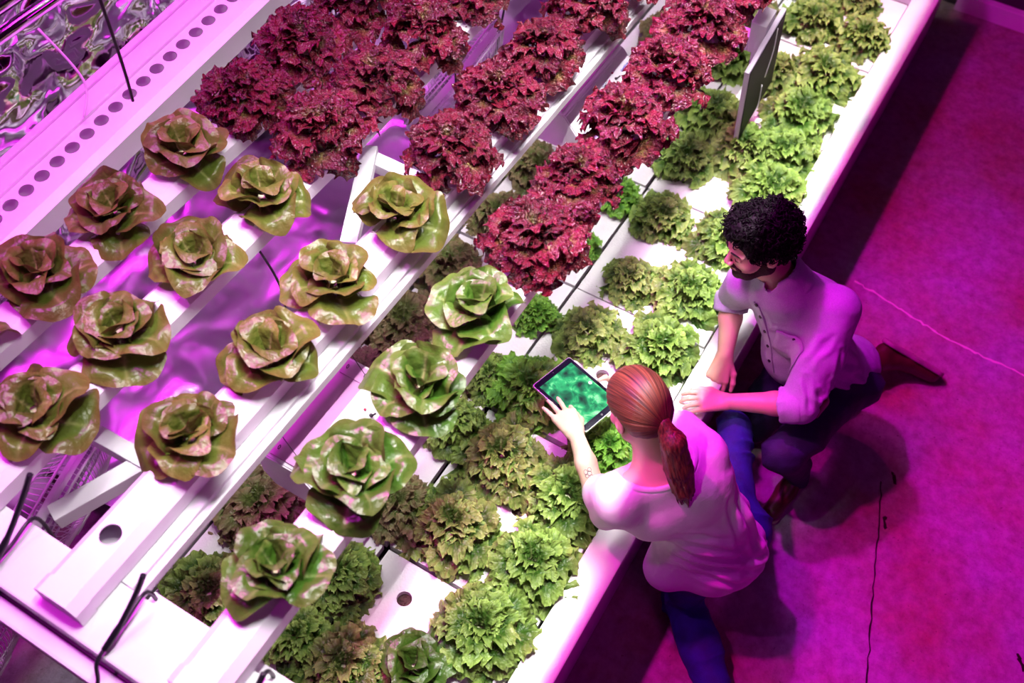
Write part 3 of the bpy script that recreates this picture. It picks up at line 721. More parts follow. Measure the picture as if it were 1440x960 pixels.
ORD = ['nearest', 'second', 'third', 'fourth', 'fifth', 'sixth', 'seventh', 'eighth', 'ninth', 'tenth', 'eleventh', 'twelfth', 'thirteenth']
def build_lettuces():
    G = {4: ['leaf_butter_green'] * 4, 3: ['leaf_butter'] * 4, 2: ['leaf_butter'] * 4, 1: ['leaf_butter'] * 4}
    X0 = {4: .50, 3: .6587, 2: .52, 1: .538}
    nred = {4: 7, 3: 7, 2: 5, 1: 4}
    for r in (4, 3, 2, 1):
        for k in range(4):
            lettuce('butter', G[r][k], (X0[r] + .272 * k, ROWS[r], ZT + .004), {4: .235, 3: .235, 2: .225, 1: .215}[r] * [.86, 1, .97, 1][k] if r == 4 else .225,
                    '%s %sbutterhead lettuce on the %s, counted from the lower left' % (ORD[k], 'green ' if r == 4 else 'olive ', ROWNAME[r]), 'butterhead lettuces on the channels', 'butterhead_lettuce', seed=r * 10 + k)
        for k in range(nred[r]):
            lettuce('red', 'leaf_red', (X0[r] + .272 * (k + 4), ROWS[r], ZT + .004), [.28, .255, .285, .27][(k + r) % 4],
                    '%s red leaf lettuce on the %s, counted from the lower left' % (ORD[k], ROWNAME[r]), 'red lettuces on the channels', 'red_leaf_lettuce', seed=r * 10 + k + 100)
    B = [ # x, y, diameter, kind, in rows by distance from the ledge
        ('beside the ledge', [(.89, .51, .27, 'g'), (1.15, .49, .26, 'g'), (1.41, .50, .26, 'g'), (1.64, .47, .24, 'G'), (2.10, .50, .26, 'g'), (2.40, .53, .26, 'g'), (2.72, .50, .25, 'g'), (3.05, .47, .27, 'g'), (3.30, .50, .25, 'g'), (3.56, .53, .27, 'g'), (3.88, .53, .28, 'g'), (4.23, .47, .25, 'g'), (4.5, .6, .22, 'g')]),
        ('second row from the ledge', [(.59, .79, .24, 'g'), (.70, .62, .19, 'y'), (1.13, .76, .26, 'g'), (1.42, .76, .26, 'g'), (1.70, .81, .28, 'G'), (2.03, .76, .21, 'g'), (2.34, .74, .18, 'g'), (2.69, .78, .22, 'g'), (3.05, .84, .24, 'g'), (3.22, .66, .26, 'g'), (3.75, .75, .24, 'g'), (4.22, .72, .26, 'g')]),
        ('third row from the ledge', [(.59, .96, .20, 'g'), (.80, .97, .22, 'g'), (1.10, .95, .20, 'b'), (1.45, .96, .20, 'g'), (1.68, .97, .17, 'g'), (2.01, .96, .15, 'G'), (2.38, 1.0, .16, 'G'), (2.71, .98, .17, 'G'), (3.36, .86, .26, 'g'), (3.75, .96, .25, 'g'), (4.15, 1.0, .25, 'b'), (4.5, .95, .25, 'g')]),
        ('back row along the long rail', [(.56, 1.27, .24, 'g'), (.86, 1.32, .26, 'b'), (1.48, 1.36, .14, 'p'), (1.71, 1.35, .26, 'b'), (2.02, 1.35, .26, 'b'), (2.35, 1.34, .21, 'b'), (2.66, 1.33, .22, 'b'), (3.35, 1.2, .24, 'b'), (3.75, 1.25, .24, 'b')])]
    for rn, L in B:
        for k, (x, y, d, t) in enumerate(L):
            kind, mat = {'g': ('frill', 'leaf_frill'), 'G': ('frill', 'leaf_frill2'), 'b': ('bronze', 'leaf_bronze'), 'p': ('bronze', 'leaf_purple'), 'y': ('butter', 'leaf_butter_green')}[t]
            word = {'g': 'green frilly', 'G': 'bright green frilly', 'b': 'bronze-tinged frilly', 'p': 'small purple frilly', 'y': 'small smooth green'}[t]
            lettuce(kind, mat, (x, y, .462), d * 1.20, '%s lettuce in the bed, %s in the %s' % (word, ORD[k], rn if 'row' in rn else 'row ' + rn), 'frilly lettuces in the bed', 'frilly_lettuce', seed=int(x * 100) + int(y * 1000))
M['leaf_frill2'] = leafmat('bright_frilly_leaf', (.05, .19, .015), (.24, .50, .06), (.36, .45, .14), rough=.28, bump=.5, bscale=7, var=.2, edgepos=(.4, 1.0), nz=.3)
M['leaf_purple'] = leafmat('purple_frilly_leaf', (.20, .10, .09), (.30, .10, .14), (.4, .3, .2), rough=.35, bump=.7, bscale=12, var=.2, edgepos=(.4, 1.0))
build_lettuces()

# ================================================================== PEOPLE (signed-distance modelling)
class Sdf:
    def __init__(s, lo, hi, h):
        s.lo = np.array(lo, float); s.h = h
        s.n = np.ceil((np.array(hi) - s.lo) / h).astype(int) + 1
        s.g = np.full(tuple(s.n), .04, np.float32)
    def sub(s, lo, hi):
        a = np.clip(np.floor((np.array(lo) - s.lo) / s.h).astype(int), 0, s.n); b = np.clip(np.ceil((np.array(hi) - s.lo) / s.h).astype(int) + 1, 0, s.n)
        if (b <= a).any(): return None, None
        ax = [s.lo[i] + s.h * np.arange(a[i], b[i]) for i in range(3)]
        X, Y, Z = np.meshgrid(*ax, indexing='ij')
        return (slice(a[0], b[0]), slice(a[1], b[1]), slice(a[2], b[2])), np.stack([X, Y, Z], -1)
    def put(s, sl, d, k, mode):
        g = s.g[sl]
        if mode == 'u':
            if k > 0:
                h = np.clip(.5 + .5 * (g - d) / k, 0, 1); s.g[sl] = g * (1 - h) + d * h - k * h * (1 - h)
            else: s.g[sl] = np.minimum(g, d)
        else:
            d = -d
            if k > 0:
                h = np.clip(.5 - .5 * (g - d) / k, 0, 1); s.g[sl] = g * (1 - h) + d * h + k * h * (1 - h)
            else: s.g[sl] = np.maximum(g, d)
    def cap(s, a, b, ra, rb=None, k=.01, mode='u', flat=None):
        rb = ra if rb is None else rb; a = np.array(a, float); b = np.array(b, float); r = max(ra, rb) + .045 + k
        sl, P = s.sub(np.minimum(a, b) - r, np.maximum(a, b) + r)
        if sl is None: return
        Q = P - a; ba = b - a
        f = 1.0
        if flat is not None:
            n, f = np.array(flat[0], float), flat[1]; n = n / np.linalg.norm(n)
            Q = Q + n * ((Q @ n) * (1 / f - 1))[..., None]; ba = ba + n * (ba @ n) * (1 / f - 1)
        t = np.clip((Q @ ba) / max(ba @ ba, 1e-9), 0, 1)
        d = np.linalg.norm(Q - t[..., None] * ba, axis=-1) - (ra + t * (rb - ra))
        s.put(sl, d.astype(np.float32), k, mode)
    def chain(s, pts, rs, k=.01, flat=None):
        for i in range(len(pts) - 1): s.cap(pts[i], pts[i + 1], rs[i], rs[i + 1], k, 'u', flat)
    def ell(s, c, r, M3=None, k=.01, mode='u'):
        c = np.array(c, float); r = np.array(r, float); m = r.max() + .045 + k
        sl, P = s.sub(c - m, c + m)
        if sl is None: return
        Q = P - c
        if M3 is not None: Q = Q @ np.array(M3)      # columns = axes
        k0 = np.linalg.norm(Q / r, axis=-1); k1 = np.linalg.norm(Q / r ** 2, axis=-1) + 1e-9
        d = k0 * (k0 - 1) / k1
        s.put(sl, d.astype(np.float32), k, mode)
    def cutplane(s, p, n, k=0.0):
        """remove everything on the side the normal points to"""
        n = np.array(n, float); n /= np.linalg.norm(n)
        sl, P = s.sub(s.lo, s.lo + s.h * s.n)
        s.put(sl, -((P - np.array(p)) @ n).astype(np.float32), k, 'x')
    def mesh(s, name, disp=None, smooth=1):
        grid = vdb.FloatGrid(.04); grid.copyFromArray(np.ascontiguousarray(np.clip(s.g, -.04, .04)), tolerance=0.0)
        pts, quads = grid.convertToQuads(isovalue=0.0)
        pts = np.asarray(pts, float) * s.h + s.lo; quads = np.asarray(quads, int)
        def normals():
            a, b, c, d = (pts[quads[:, i]] for i in range(4)); fn = np.cross(c - a, d - b)
            vn = np.zeros_like(pts)
            for i in range(4): np.add.at(vn, quads[:, i], fn)
            return vn / (np.linalg.norm(vn, axis=1, keepdims=True) + 1e-12)
        if disp is not None:
            vn = normals(); pts = pts + vn * disp(pts, vn)[:, None]
        me = bpy.data.meshes.new(name)
        me.vertices.add(len(pts)); me.vertices.foreach_set('co', pts.astype(np.float32).ravel())
        me.loops.add(quads.size); me.loops.foreach_set('vertex_index', quads.astype(np.int32).ravel())
        me.polygons.add(len(quads)); me.polygons.foreach_set('loop_start', (np.arange(len(quads)) * 4).astype(np.int32))
        me.update(calc_edges=True); me.validate(); me.shade_smooth()
        return me
def nrm(v): v = np.array(v, float); return v / np.linalg.norm(v)
def A(*v): return np.array(v, float)

def hand(s, W_, d, n, side, curls, spread=.10, sc=1.0, thumb=None, r0=.0082):
    """W_ wrist, d towards the fingers, n out of the back of the hand, side = thumb side; curls = per finger (index..little) angles of three joints"""
    d, n = nrm(d), nrm(n); t = nrm(side - d * np.dot(side, d)); n = nrm(n - d * np.dot(n, d) - t * np.dot(n, t))
    offs = [.030, .0095, -.0115, -.031]; lens = [.074, .082, .076, .060]; pal = [.088, .092, .088, .080]
    for i in range(4):
        b0 = W_ + d * .012 * sc + t * offs[i] * .5 * sc; kn = W_ + d * pal[i] * sc + t * offs[i] * sc + n * (.004 if i in (1, 2) else .001)
        s.cap(b0, kn, .0155 * sc, .0118 * sc, .012)
        dd = nrm(d + t * spread * (offs[i] / .03)); p = kn; ang = 0
        for j, (fr, rr) in enumerate(((.46, 1.0), (.29, .93), (.25, .84))):
            ang += curls[i][j]; q = dd * math.cos(ang) - n * math.sin(ang); e = p + q * lens[i] * fr * sc
            s.cap(p, e, r0 * rr * sc * (1.08 if j == 0 else 1.0), r0 * (.93, .84, .70)[j] * sc, .003 if j else .005); p = e
    th = thumb if thumb is not None else [t * .7 + d * .7 - n * .15, t * .35 + d * .95 - n * .3, t * .1 + d - n * .35]
    p = W_ + d * .022 * sc + t * .020 * sc - n * .004
    for L_, r_, q in zip((.045, .034, .028), ((.0150, .0115), (.0108, .0098), (.0096, .0076)), th):
        e = p + nrm(q) * L_ * sc; s.cap(p, e, r_[0] * sc, r_[1] * sc, .007); p = e

def head(s, C_, F, U, female):
    """C_ = middle of the skull, F face direction, U crown direction"""
    F = nrm(F); U = nrm(U - F * np.dot(U, F)); Rr = np.cross(F, U)      # Rr = person's right
    B = np.stack([Rr, F, U], 1)
    def P(x, y, z): return C_ + B @ A(x, y, z)
    w = .94 if female else 1.0
    s.ell(P(0, -.012, .030), (.073 * w, .095 * w, .085 * w), B, .01)          # cranium
    s.ell(P(0, .030, -.030), (.060 * w, .062 * w, .085 * w), B, .02)          # face
    s.ell(P(0, .045, -.085), (.038 * w, .036 * w, .032 * w), B, .02)          # jaw
    s.ell(P(0, .074, -.104), (.018, .016, .016), B, .012)                      # chin
    s.cap(P(-.050 * w, .0, -.062), P(-.022, .058, -.098), .018, .015, .02); s.cap(P(.050 * w, .0, -.062), P(.022, .058, -.098), .018, .015, .02)
    for q in (-1, 1):
        s.ell(P(q * .042 * w, .060, -.036), (.021, .020, .020), B, .016)      # cheeks
        s.cap(P(q * .012, .088, .012), P(q * .048, .072, .012), .0085, .0075, .010)   # brow ridge
        s.ell(P(q * .030, .096, -.006), (.017, .012, .010), B, .009, 'x')     # socket
        s.ell(P(q * .030, .076, -.007), (.0135, .0125, .0125), B, .002)         # eyeball + lid
        s.cap(P(q * .018, .0865, -.008), P(q * .042, .081, -.010), .0035, .003, .003)    # lower lid / lash line
        # ear
        e = P(q * .075 * w, -.012, -.022)
        s.ell(e, (.009, .019, .031), B @ np.array(Matrix.Rotation(.18 * 1, 3, 'X')), .004)
        s.ell(P(q * .081 * w, -.006, -.012), (.006, .010, .017), B, .003, 'x')
        s.cap(P(q * .077 * w, -.024, .006), P(q * .075 * w, -.018, -.036), .0045, .004, .003)
    s.cap(P(0, .090, .002), P(0, .110, -.034), .0070, .0088, .007)             # nose
    for q in (-1, 1): s.ell(P(q * .011, .103, -.039), (.008, .010, .007), B, .005)
    s.ell(P(0, .089, -.062), (.024, .010, .006), B, .005)                       # upper lip
    s.ell(P(0, .087, -.073), (.020, .010, .007), B, .005)
    s.cap(P(-.024, .087, -.0665), P(.024, .087, -.0665), .0022, .0022, .002, 'x')
    return P, B

def curls_(a): return [a] * 4
def add_mesh(name, me, m, parent, **k):
    o = mesh_obj(name, me, m, parent); return o

def folds(P, seed, dirs, amp, freq):
    """cloth creases: warped ridges along a direction"""
    w = P + np.stack([fbm(P * 6 + seed, 2), fbm(P * 6 + seed + 11, 2), fbm(P * 6 + seed + 23, 2)], 1) * .06
    d = nrm(dirs); u = w @ d
    r = 1 - np.abs(vnoise(np.stack([u * freq + seed, (w @ nrm(np.cross(d, (0.3, .2, 1)))) * freq * .15, (w @ nrm(np.cross(d, (1, .1, .2)))) * freq * .15], 1)))
    return amp * 1.7 * (r ** 3 - .35)

def creases(p, L, proj=None, n=None):
    """L: (a, b, half width, depth) lines: a groove with a raised lip on either side"""
    out = np.zeros(len(p))
    if proj is not None: wt = np.clip((n @ proj) * 2.5, 0, 1); p = p - np.outer(p @ proj, proj)
    for a, b, w, am in L:
        a = np.array(a, float); b = np.array(b, float)
        if proj is not None: a = a - proj * (a @ proj); b = b - proj * (b @ proj)
        ba = b - a; t = np.clip((p - a) @ ba / (ba @ ba), 0, 1)
        wob = .35 * w * np.sin(t * 9 + a[0] * 50)
        d = np.linalg.norm(p - a - t[:, None] * ba, axis=1) + wob
        fade = np.sin(np.clip(t, .04, .96) * PI) ** .6
        out += fade * am * (-np.exp(-(d / w) ** 2) + .75 * np.exp(-((d - 2.0 * w) / (1.1 * w)) ** 2))
    return out if proj is None else out * wt
def woman():
    r = nrm((.89, -.45, 0)); f = nrm((.45, .89, 0)); up = A(0, 0, 1)
    root = empty('person', (1.5, .05, 0), 'woman with auburn ponytail, white t-shirt and jeans, kneeling at the bed with a tablet', 'person')
    off = A(1.5, .05, 0)
    P0 = A(1.565, .02, .44); Wst = A(1.525, .075, .58); Ch = A(1.475, .175, .76); Nk = A(1.435, .265, .915)
    SL = A(1.305, .325, .865); SR = A(1.588, .170, .842)
    EL = A(1.375, .405, .695); WL = A(1.492, .540, .745)
    ER = A(1.750, .350, .67); WR = A(1.770, .500, .665)
    H = A(1.475, .372, 1.075); F = nrm((.42, .66, -.62)); U = nrm((.30, .50, .80))
    # ---- body
    s = Sdf((1.15, -.1, .40), (1.95, .85, 1.26), .0029)
    s.cap(P0 + up * .03, Wst, .115, .10, .03, flat=(f, .75)); s.cap(Wst, Ch, .10, .115, .04, flat=(f, .75))
    s.cap(Ch + r * .06, Ch - r * .06, .085, .085, .04, flat=(f, .9))
    s.cap(SL + r * .03, SR - r * .03, .048, .048, .05)
    s.cap(Ch, Nk - f * .01, .075, .050, .05)
    s.cap(Nk - A(0, 0, .05), H - F * .03 - U * .05, .054, .047, .03)
    Pp, B = head(s, H, F, U, True)
    s.chain([SL, EL, (EL + WL) / 2 + A(0, 0, .002), WL], [.043, .035, .032, .0235], .015)
    s.chain([SR, ER, (ER + WR) / 2, WR], [.043, .035, .031, .024], .015)
    dl = nrm((.088, .118, -.030)); sl_ = nrm(np.cross(dl, up))
    hand(s, WL, dl, nrm(up + .1 * sl_), sl_, [(.45, 1.25, .75), (.10, .14, .10), (.02, .12, .10), (-.06, .10, .10)], spread=.24, sc=1.04, r0=.0076,
         thumb=[sl_ * .55 + dl * .9 - up * .3, sl_ * .05 + dl - up * .35, dl * .9 - sl_ * .25 - up * .25])
    dr = nrm((-.80, .42, .03)); sr_ = nrm((.42, .80, .12))
    hand(s, WR, dr, nrm((.0, .05, -1)), sr_, [(.02, .10, .05)] * 4, spread=.05, sc=.9, thumb=[sr_ * .7 + dr * .5 + up * .8, dr * .7 + up * .75 + sr_ * .2, dr + up * .1])
    body = mesh_shift(s.mesh('body'), -off); add_mesh('body', body, M['skin_w'], root)
    # ---- t-shirt
    s = Sdf((1.1, -.22, .36), (1.9, .58, 1.02), .0036)
    s.cap(P0 - f * .02 + A(-.01, 0, -.02), Wst - f * .01, .138, .122, .03, flat=(f, .80)); s.cap(Wst - f * .01, Ch, .128, .128, .05, flat=(f, .80))
    s.cap(P0 - f * .035 - up * .015 - r * .06, P0 - f * .035 - up * .01 + r * .022, .115, .105, .04)
    s.cap(Ch + r * .07, Ch - r * .07, .10, .10, .05, flat=(f, .85))
    s.cap(SL + r * .03, SR - r * .03, .058, .058, .05); s.cap(Ch, Nk - f * .02 - up * .02, .09, .078, .05)
    eS = SL + (EL - SL) * .66
    s.cap(SL, eS, .056, .058, .03); s.cap(SL - up * .04 - f * .02, eS - up * .07 - f * .035, .050, .050, .04)
    eR = SR + (ER - SR) * .55
    s.cap(SR, eR, .062, .064, .03)
    s.cap(SL - up * .02 + r * .02, Ch - r * .12 - up * .06, .05, .05, .05); s.cap(SR - up * .02, Ch + r * .12 - up * .06, .05, .05, .05)
    s.cap(Wst - r * .06 + f * .02, A(1.395, .125, .43), .10, .062, .05); s.cap(A(1.395, .125, .43), P0 - f * .05, .06, .09, .05)
    # sleeve mouth and hem and neckline cuts
    da = nrm(EL - SL); s.cap(eS + da * .052, eS + da * .16, .048, .06, .004, 'x'); 
    s.ell(eS + da * .125, (.09, .09, .075), None, .004, 'x')
    db = nrm(ER - SR); s.ell(eR + db * .13, (.09, .09, .085), None, .004, 'x')
    s.ell(Nk + f * .030 + up * .055 + r * .012, (.140, .118, .118), np.stack([r, f, up], 1), .003, 'x')
    s.cutplane((0, 0, .375), (0, -.15, -1), .006)
    rc = random.Random(12); CR = []
    back = -f
    def pt(u, v, h=.0): return P0 + (Ch - P0) * v + r * u + back * (.12 + h)      # u across, v up the back
    for u0, v0, u1, v1, w, am in ((.10, 1.05, .02, .45, .011, .006), (.13, .95, .07, .25, .012, .008), (.15, .80, .12, .05, .012, .009), (.16, .55, .17, -.05, .011, .008), (.06, .60, -.02, .0, .013, .007),
            (-.10, .95, .02, .70, .010, .006), (-.12, .80, .04, .48, .012, .008), (-.13, .62, .05, .30, .012, .009), (-.14, .45, .02, .12, .013, .009), (-.13, .25, .0, -.02, .012, .007), (.0, .35, .12, .1, .010, .005), (.02, .15, .15, -.08, .010, .006)):
        CR.append((pt(u0, v0), pt(u1, v1), w, am))
    BK = list(CR); CR = []
    for k in range(5):
        q = SL + (eS - SL) * (.25 + .17 * k); CR.append((q + up * .05 + back * .03, q - up * .06 + back * .045 + r * .03, .008, .004))
    for k in range(4):
        q = SR + (eR - SR) * (.1 + .2 * k); CR.append((q + up * .05 + r * .03, q - up * .05 + back * .05, .008, .004))
    seam = [(SL + up * .075 + r * .055 - f * .0, SL - up * .07 + r * .035 - f * .085, .0035, .0025), (SR + up * .07 - r * .03, SR - up * .06 - r * .02 - f * .085, .0035, .0025)]
    nc = Nk + f * .030 + up * .055 + r * .012
    def disp(p, n):
        q = (p - nc) @ np.stack([r, f, up], 1) / np.array([.140, .118, .118]); dn = (np.linalg.norm(q, axis=1) - 1) * .12
        band = .0022 * (dn < .013) * (dn > -.01) - .002 * np.exp(-((dn - .0145) / .002) ** 2)
        low = np.clip((.78 - p[:, 2]) / .3, 0, 1)
        return creases(p, CR + seam) + 1.15 * creases(p, BK, -f, n) + band + folds(p, 3, (.75, -.3, -.45), .004, 7) * low + .0015 * fbm(p * 30, 3)
    me = mesh_shift(s.mesh('t_shirt', disp), -off); add_mesh('t_shirt', me, M['tee'], root)
    # ---- jeans
    s = Sdf((1.05, -.42, .0), (2.12, .40, .56), .005)
    hipR = P0 + r * .085 - up * .03; hipL = P0 - r * .085 - up * .03
    s.cap(hipR, hipL, .112, .112, .03)
    kR = A(1.985, .150, .435); fR = A(1.92, .06, .07)
    s.cap(hipR - r * .02, kR, .085, .056, .03); s.cap(kR, fR, .055, .045, .01)
    kL = A(1.49, .055, .075); aL = A(1.225, -.215, .065)
    s.cap(hipL, kL, .095, .068, .03); s.chain([kL, (kL + aL) / 2 + A(0, 0, .01), aL], [.066, .068, .045], .02)
    d2 = lambda p, n: folds(p, 9, (.8, .3, .1), .008, 18) + .003 * fbm(p * 25, 2)
    me = mesh_shift(s.mesh('jeans', d2), -off); add_mesh('jeans', me, M['jeans'], root)
    for a, d in ((fR, A(-.15, .99, 0)), (aL, A(-.45, -.85, -.1))):
        s = Sdf(a - .3, a + .3, .005); d = nrm(d)
        toe = a + d * .17; toe[2] = .035 ; hl = a - d * .03; hl[2] = max(.035, a[2] - .03)
        s.cap(hl, toe, .036, .034, .02, flat=((0, 0, 1), .9)); s.cap(a, (hl + toe) / 2, .040, .036, .02)
        s.cutplane((0, 0, .004), (0, 0, -1))
        me = mesh_shift(s.mesh('shoe'), -off); add_mesh('shoe', me, M['black'], root)
    # ---- hair: cap swept to a tie at the back, then the ponytail
    tie = H - F * .092 - U * .012 + r * .012
    s = Sdf(H - .19, H + .19, .0026)
    s.ell(Pp(0, -.018, .034), (.080, .102, .090), B, .01)
    s.ell(Pp(0, -.055, -.004), (.070, .064, .070), B, .03)
    s.cap(Pp(0, -.06, .0), tie, .06, .022, .03)
    # open the face and ears and nape
    s.ell(Pp(0, .112, -.075), (.092, .078, .105), B, .012, 'x'); s.ell(Pp(-.082, -.006, -.040), (.028, .044, .050), B, .006, 'x'); s.ell(Pp(.082, -.006, -.040), (.028, .044, .050), B, .006, 'x')
    s.cutplane(Pp(0, -.03, -.062), nrm(-U * 1.0 + F * .25), .02)
    s.cap(Pp(-.014, .085, .088), Pp(-.012, .000, .128), .0045, .002, .006, 'x')          # parting
    def hd(p, n):
        q = p - H; x = q @ B[:, 0]; z = q @ B[:, 2]; y = q @ B[:, 1]
        t = tie - H; tx, tz = t @ B[:, 0], t @ B[:, 2]
        ang = np.arctan2(x - tx, z - tz + .02); return .0008 * vnoise(np.stack([ang * 16, y * 7, 0 * y], 1)) + .0007 * vnoise(np.stack([ang * 44, y * 10, 0 * y], 1))
    me = s.mesh('hair', hd)
    co = np.zeros(len(me.vertices) * 3, np.float32); me.vertices.foreach_get('co', co); q = co.reshape(-1, 3) - H
    x, y, z = q @ B[:, 0], q @ B[:, 1], q @ B[:, 2]; t = tie - H
    # strands run from the parting back to the tie
    ang = np.arctan2(x - t @ B[:, 0], z - t @ B[:, 2] + .02)
    set_flow(me, np.stack([ang * 34, y * 6, np.abs(x) * 12], 1))
    hair = add_mesh('hair', mesh_shift(me, -off), M['hair_w'], root)
    s = Sdf(tie - A(.2, .25, .36), tie + A(.2, .15, .1), .0026)
    pt = [tie, tie - F * .030 - up * .012, tie - F * .045 - up * .055 + A(-.012, -.035, 0), tie + A(-.04, -.10, -.115), tie + A(-.055, -.135, -.185), tie + A(-.05, -.150, -.235)]
    s.chain(pt, [.012, .018, .034, .038, .027, .007], .010)
    rr = random.Random(4)
    for i in range(34):
        a = rr.uniform(0, 6.28); q = rr.uniform(.3, 1.0); pr = [.006, .014, .032, .038, .030, .020]
        o1 = [A(math.cos(a + .15 * j) * pr[j] * q, math.sin(a + .15 * j) * pr[j] * q, 0) for j in range(6)]
        e = rr.uniform(-.03, .02)
        s.chain([pt[j] + o1[j] + (A(0, 0, e) if j == 5 else 0) for j in range(6)], [.005, .006, .0065, .006, .0045, .0018], .004)
    me = s.mesh('ponytail', lambda p, n: .0012 * vnoise(np.stack([p[:, 0] * 160, p[:, 1] * 160, p[:, 2] * 12], 1)))
    co = np.zeros(len(me.vertices) * 3, np.float32); me.vertices.foreach_get('co', co); q = co.reshape(-1, 3)
    axis = nrm(pt[4] - pt[1]); q1 = q @ nrm(np.cross(axis, up)); q2 = q @ nrm(np.cross(axis, np.cross(axis, up)))
    set_flow(me, np.stack([q1 * 200, q2 * 200, (q @ axis) * 14], 1))
    pon = add_mesh('ponytail', mesh_shift(me, 0 * off), M['hair_w'], hair); 
    pon.data = mesh_shift(pon.data, -off)
    bm = bmesh.new(); dd = nrm(pt[1] - pt[0]); T = Matrix.Translation(V(pt[0] + dd * .006 - off)) @ V(dd).to_track_quat('Z', 'Y').to_matrix().to_4x4()
    bm_torus(bm, .0165, .0045, T, 24, 8); bobj('hair_tie', bm, M['tie'], hair, True)
    # ---- small arm tattoo, flush loops of ink on the upper forearm
    ax = nrm(WL - EL); c = EL + ax * .045; nn = nrm(up - ax * np.dot(up, ax) - r * .35); tt = nrm(np.cross(ax, nn))
    bm = bmesh.new()
    for k, (u, v, q) in enumerate(((0, .006, .0055), (.011, .004, .006), (.022, .007, .005), (.006, -.006, .005), (.018, -.006, .006))):
        pts = []
        for j in range(13):
            t = 2 * PI * j / 12; x = v + q * math.cos(t); rad_ = .0352
            pts.append(V(c + ax * (u + q * 1.3 * math.sin(t)) + nn * math.sqrt(max(rad_ ** 2 - x * x, 0)) + tt * x - off))
        bm_tube(bm, pts, .0008, 4)
    bobj('arm_tattoo', bm, M['tattoo'], root)
    return dict(WL=WL, dl=dl)

def mesh_shift(me, d):
    co = np.zeros(len(me.vertices) * 3, np.float32); me.vertices.foreach_get('co', co)
    co = co.reshape(-1, 3) + np.array(d, np.float32); me.vertices.foreach_set('co', co.ravel()); me.update(); return me
def set_flow(me, v):
    at = me.attributes.new('flow', 'FLOAT_VECTOR', 'POINT'); at.data.foreach_set('vector', np.asarray(v, np.float32).ravel())

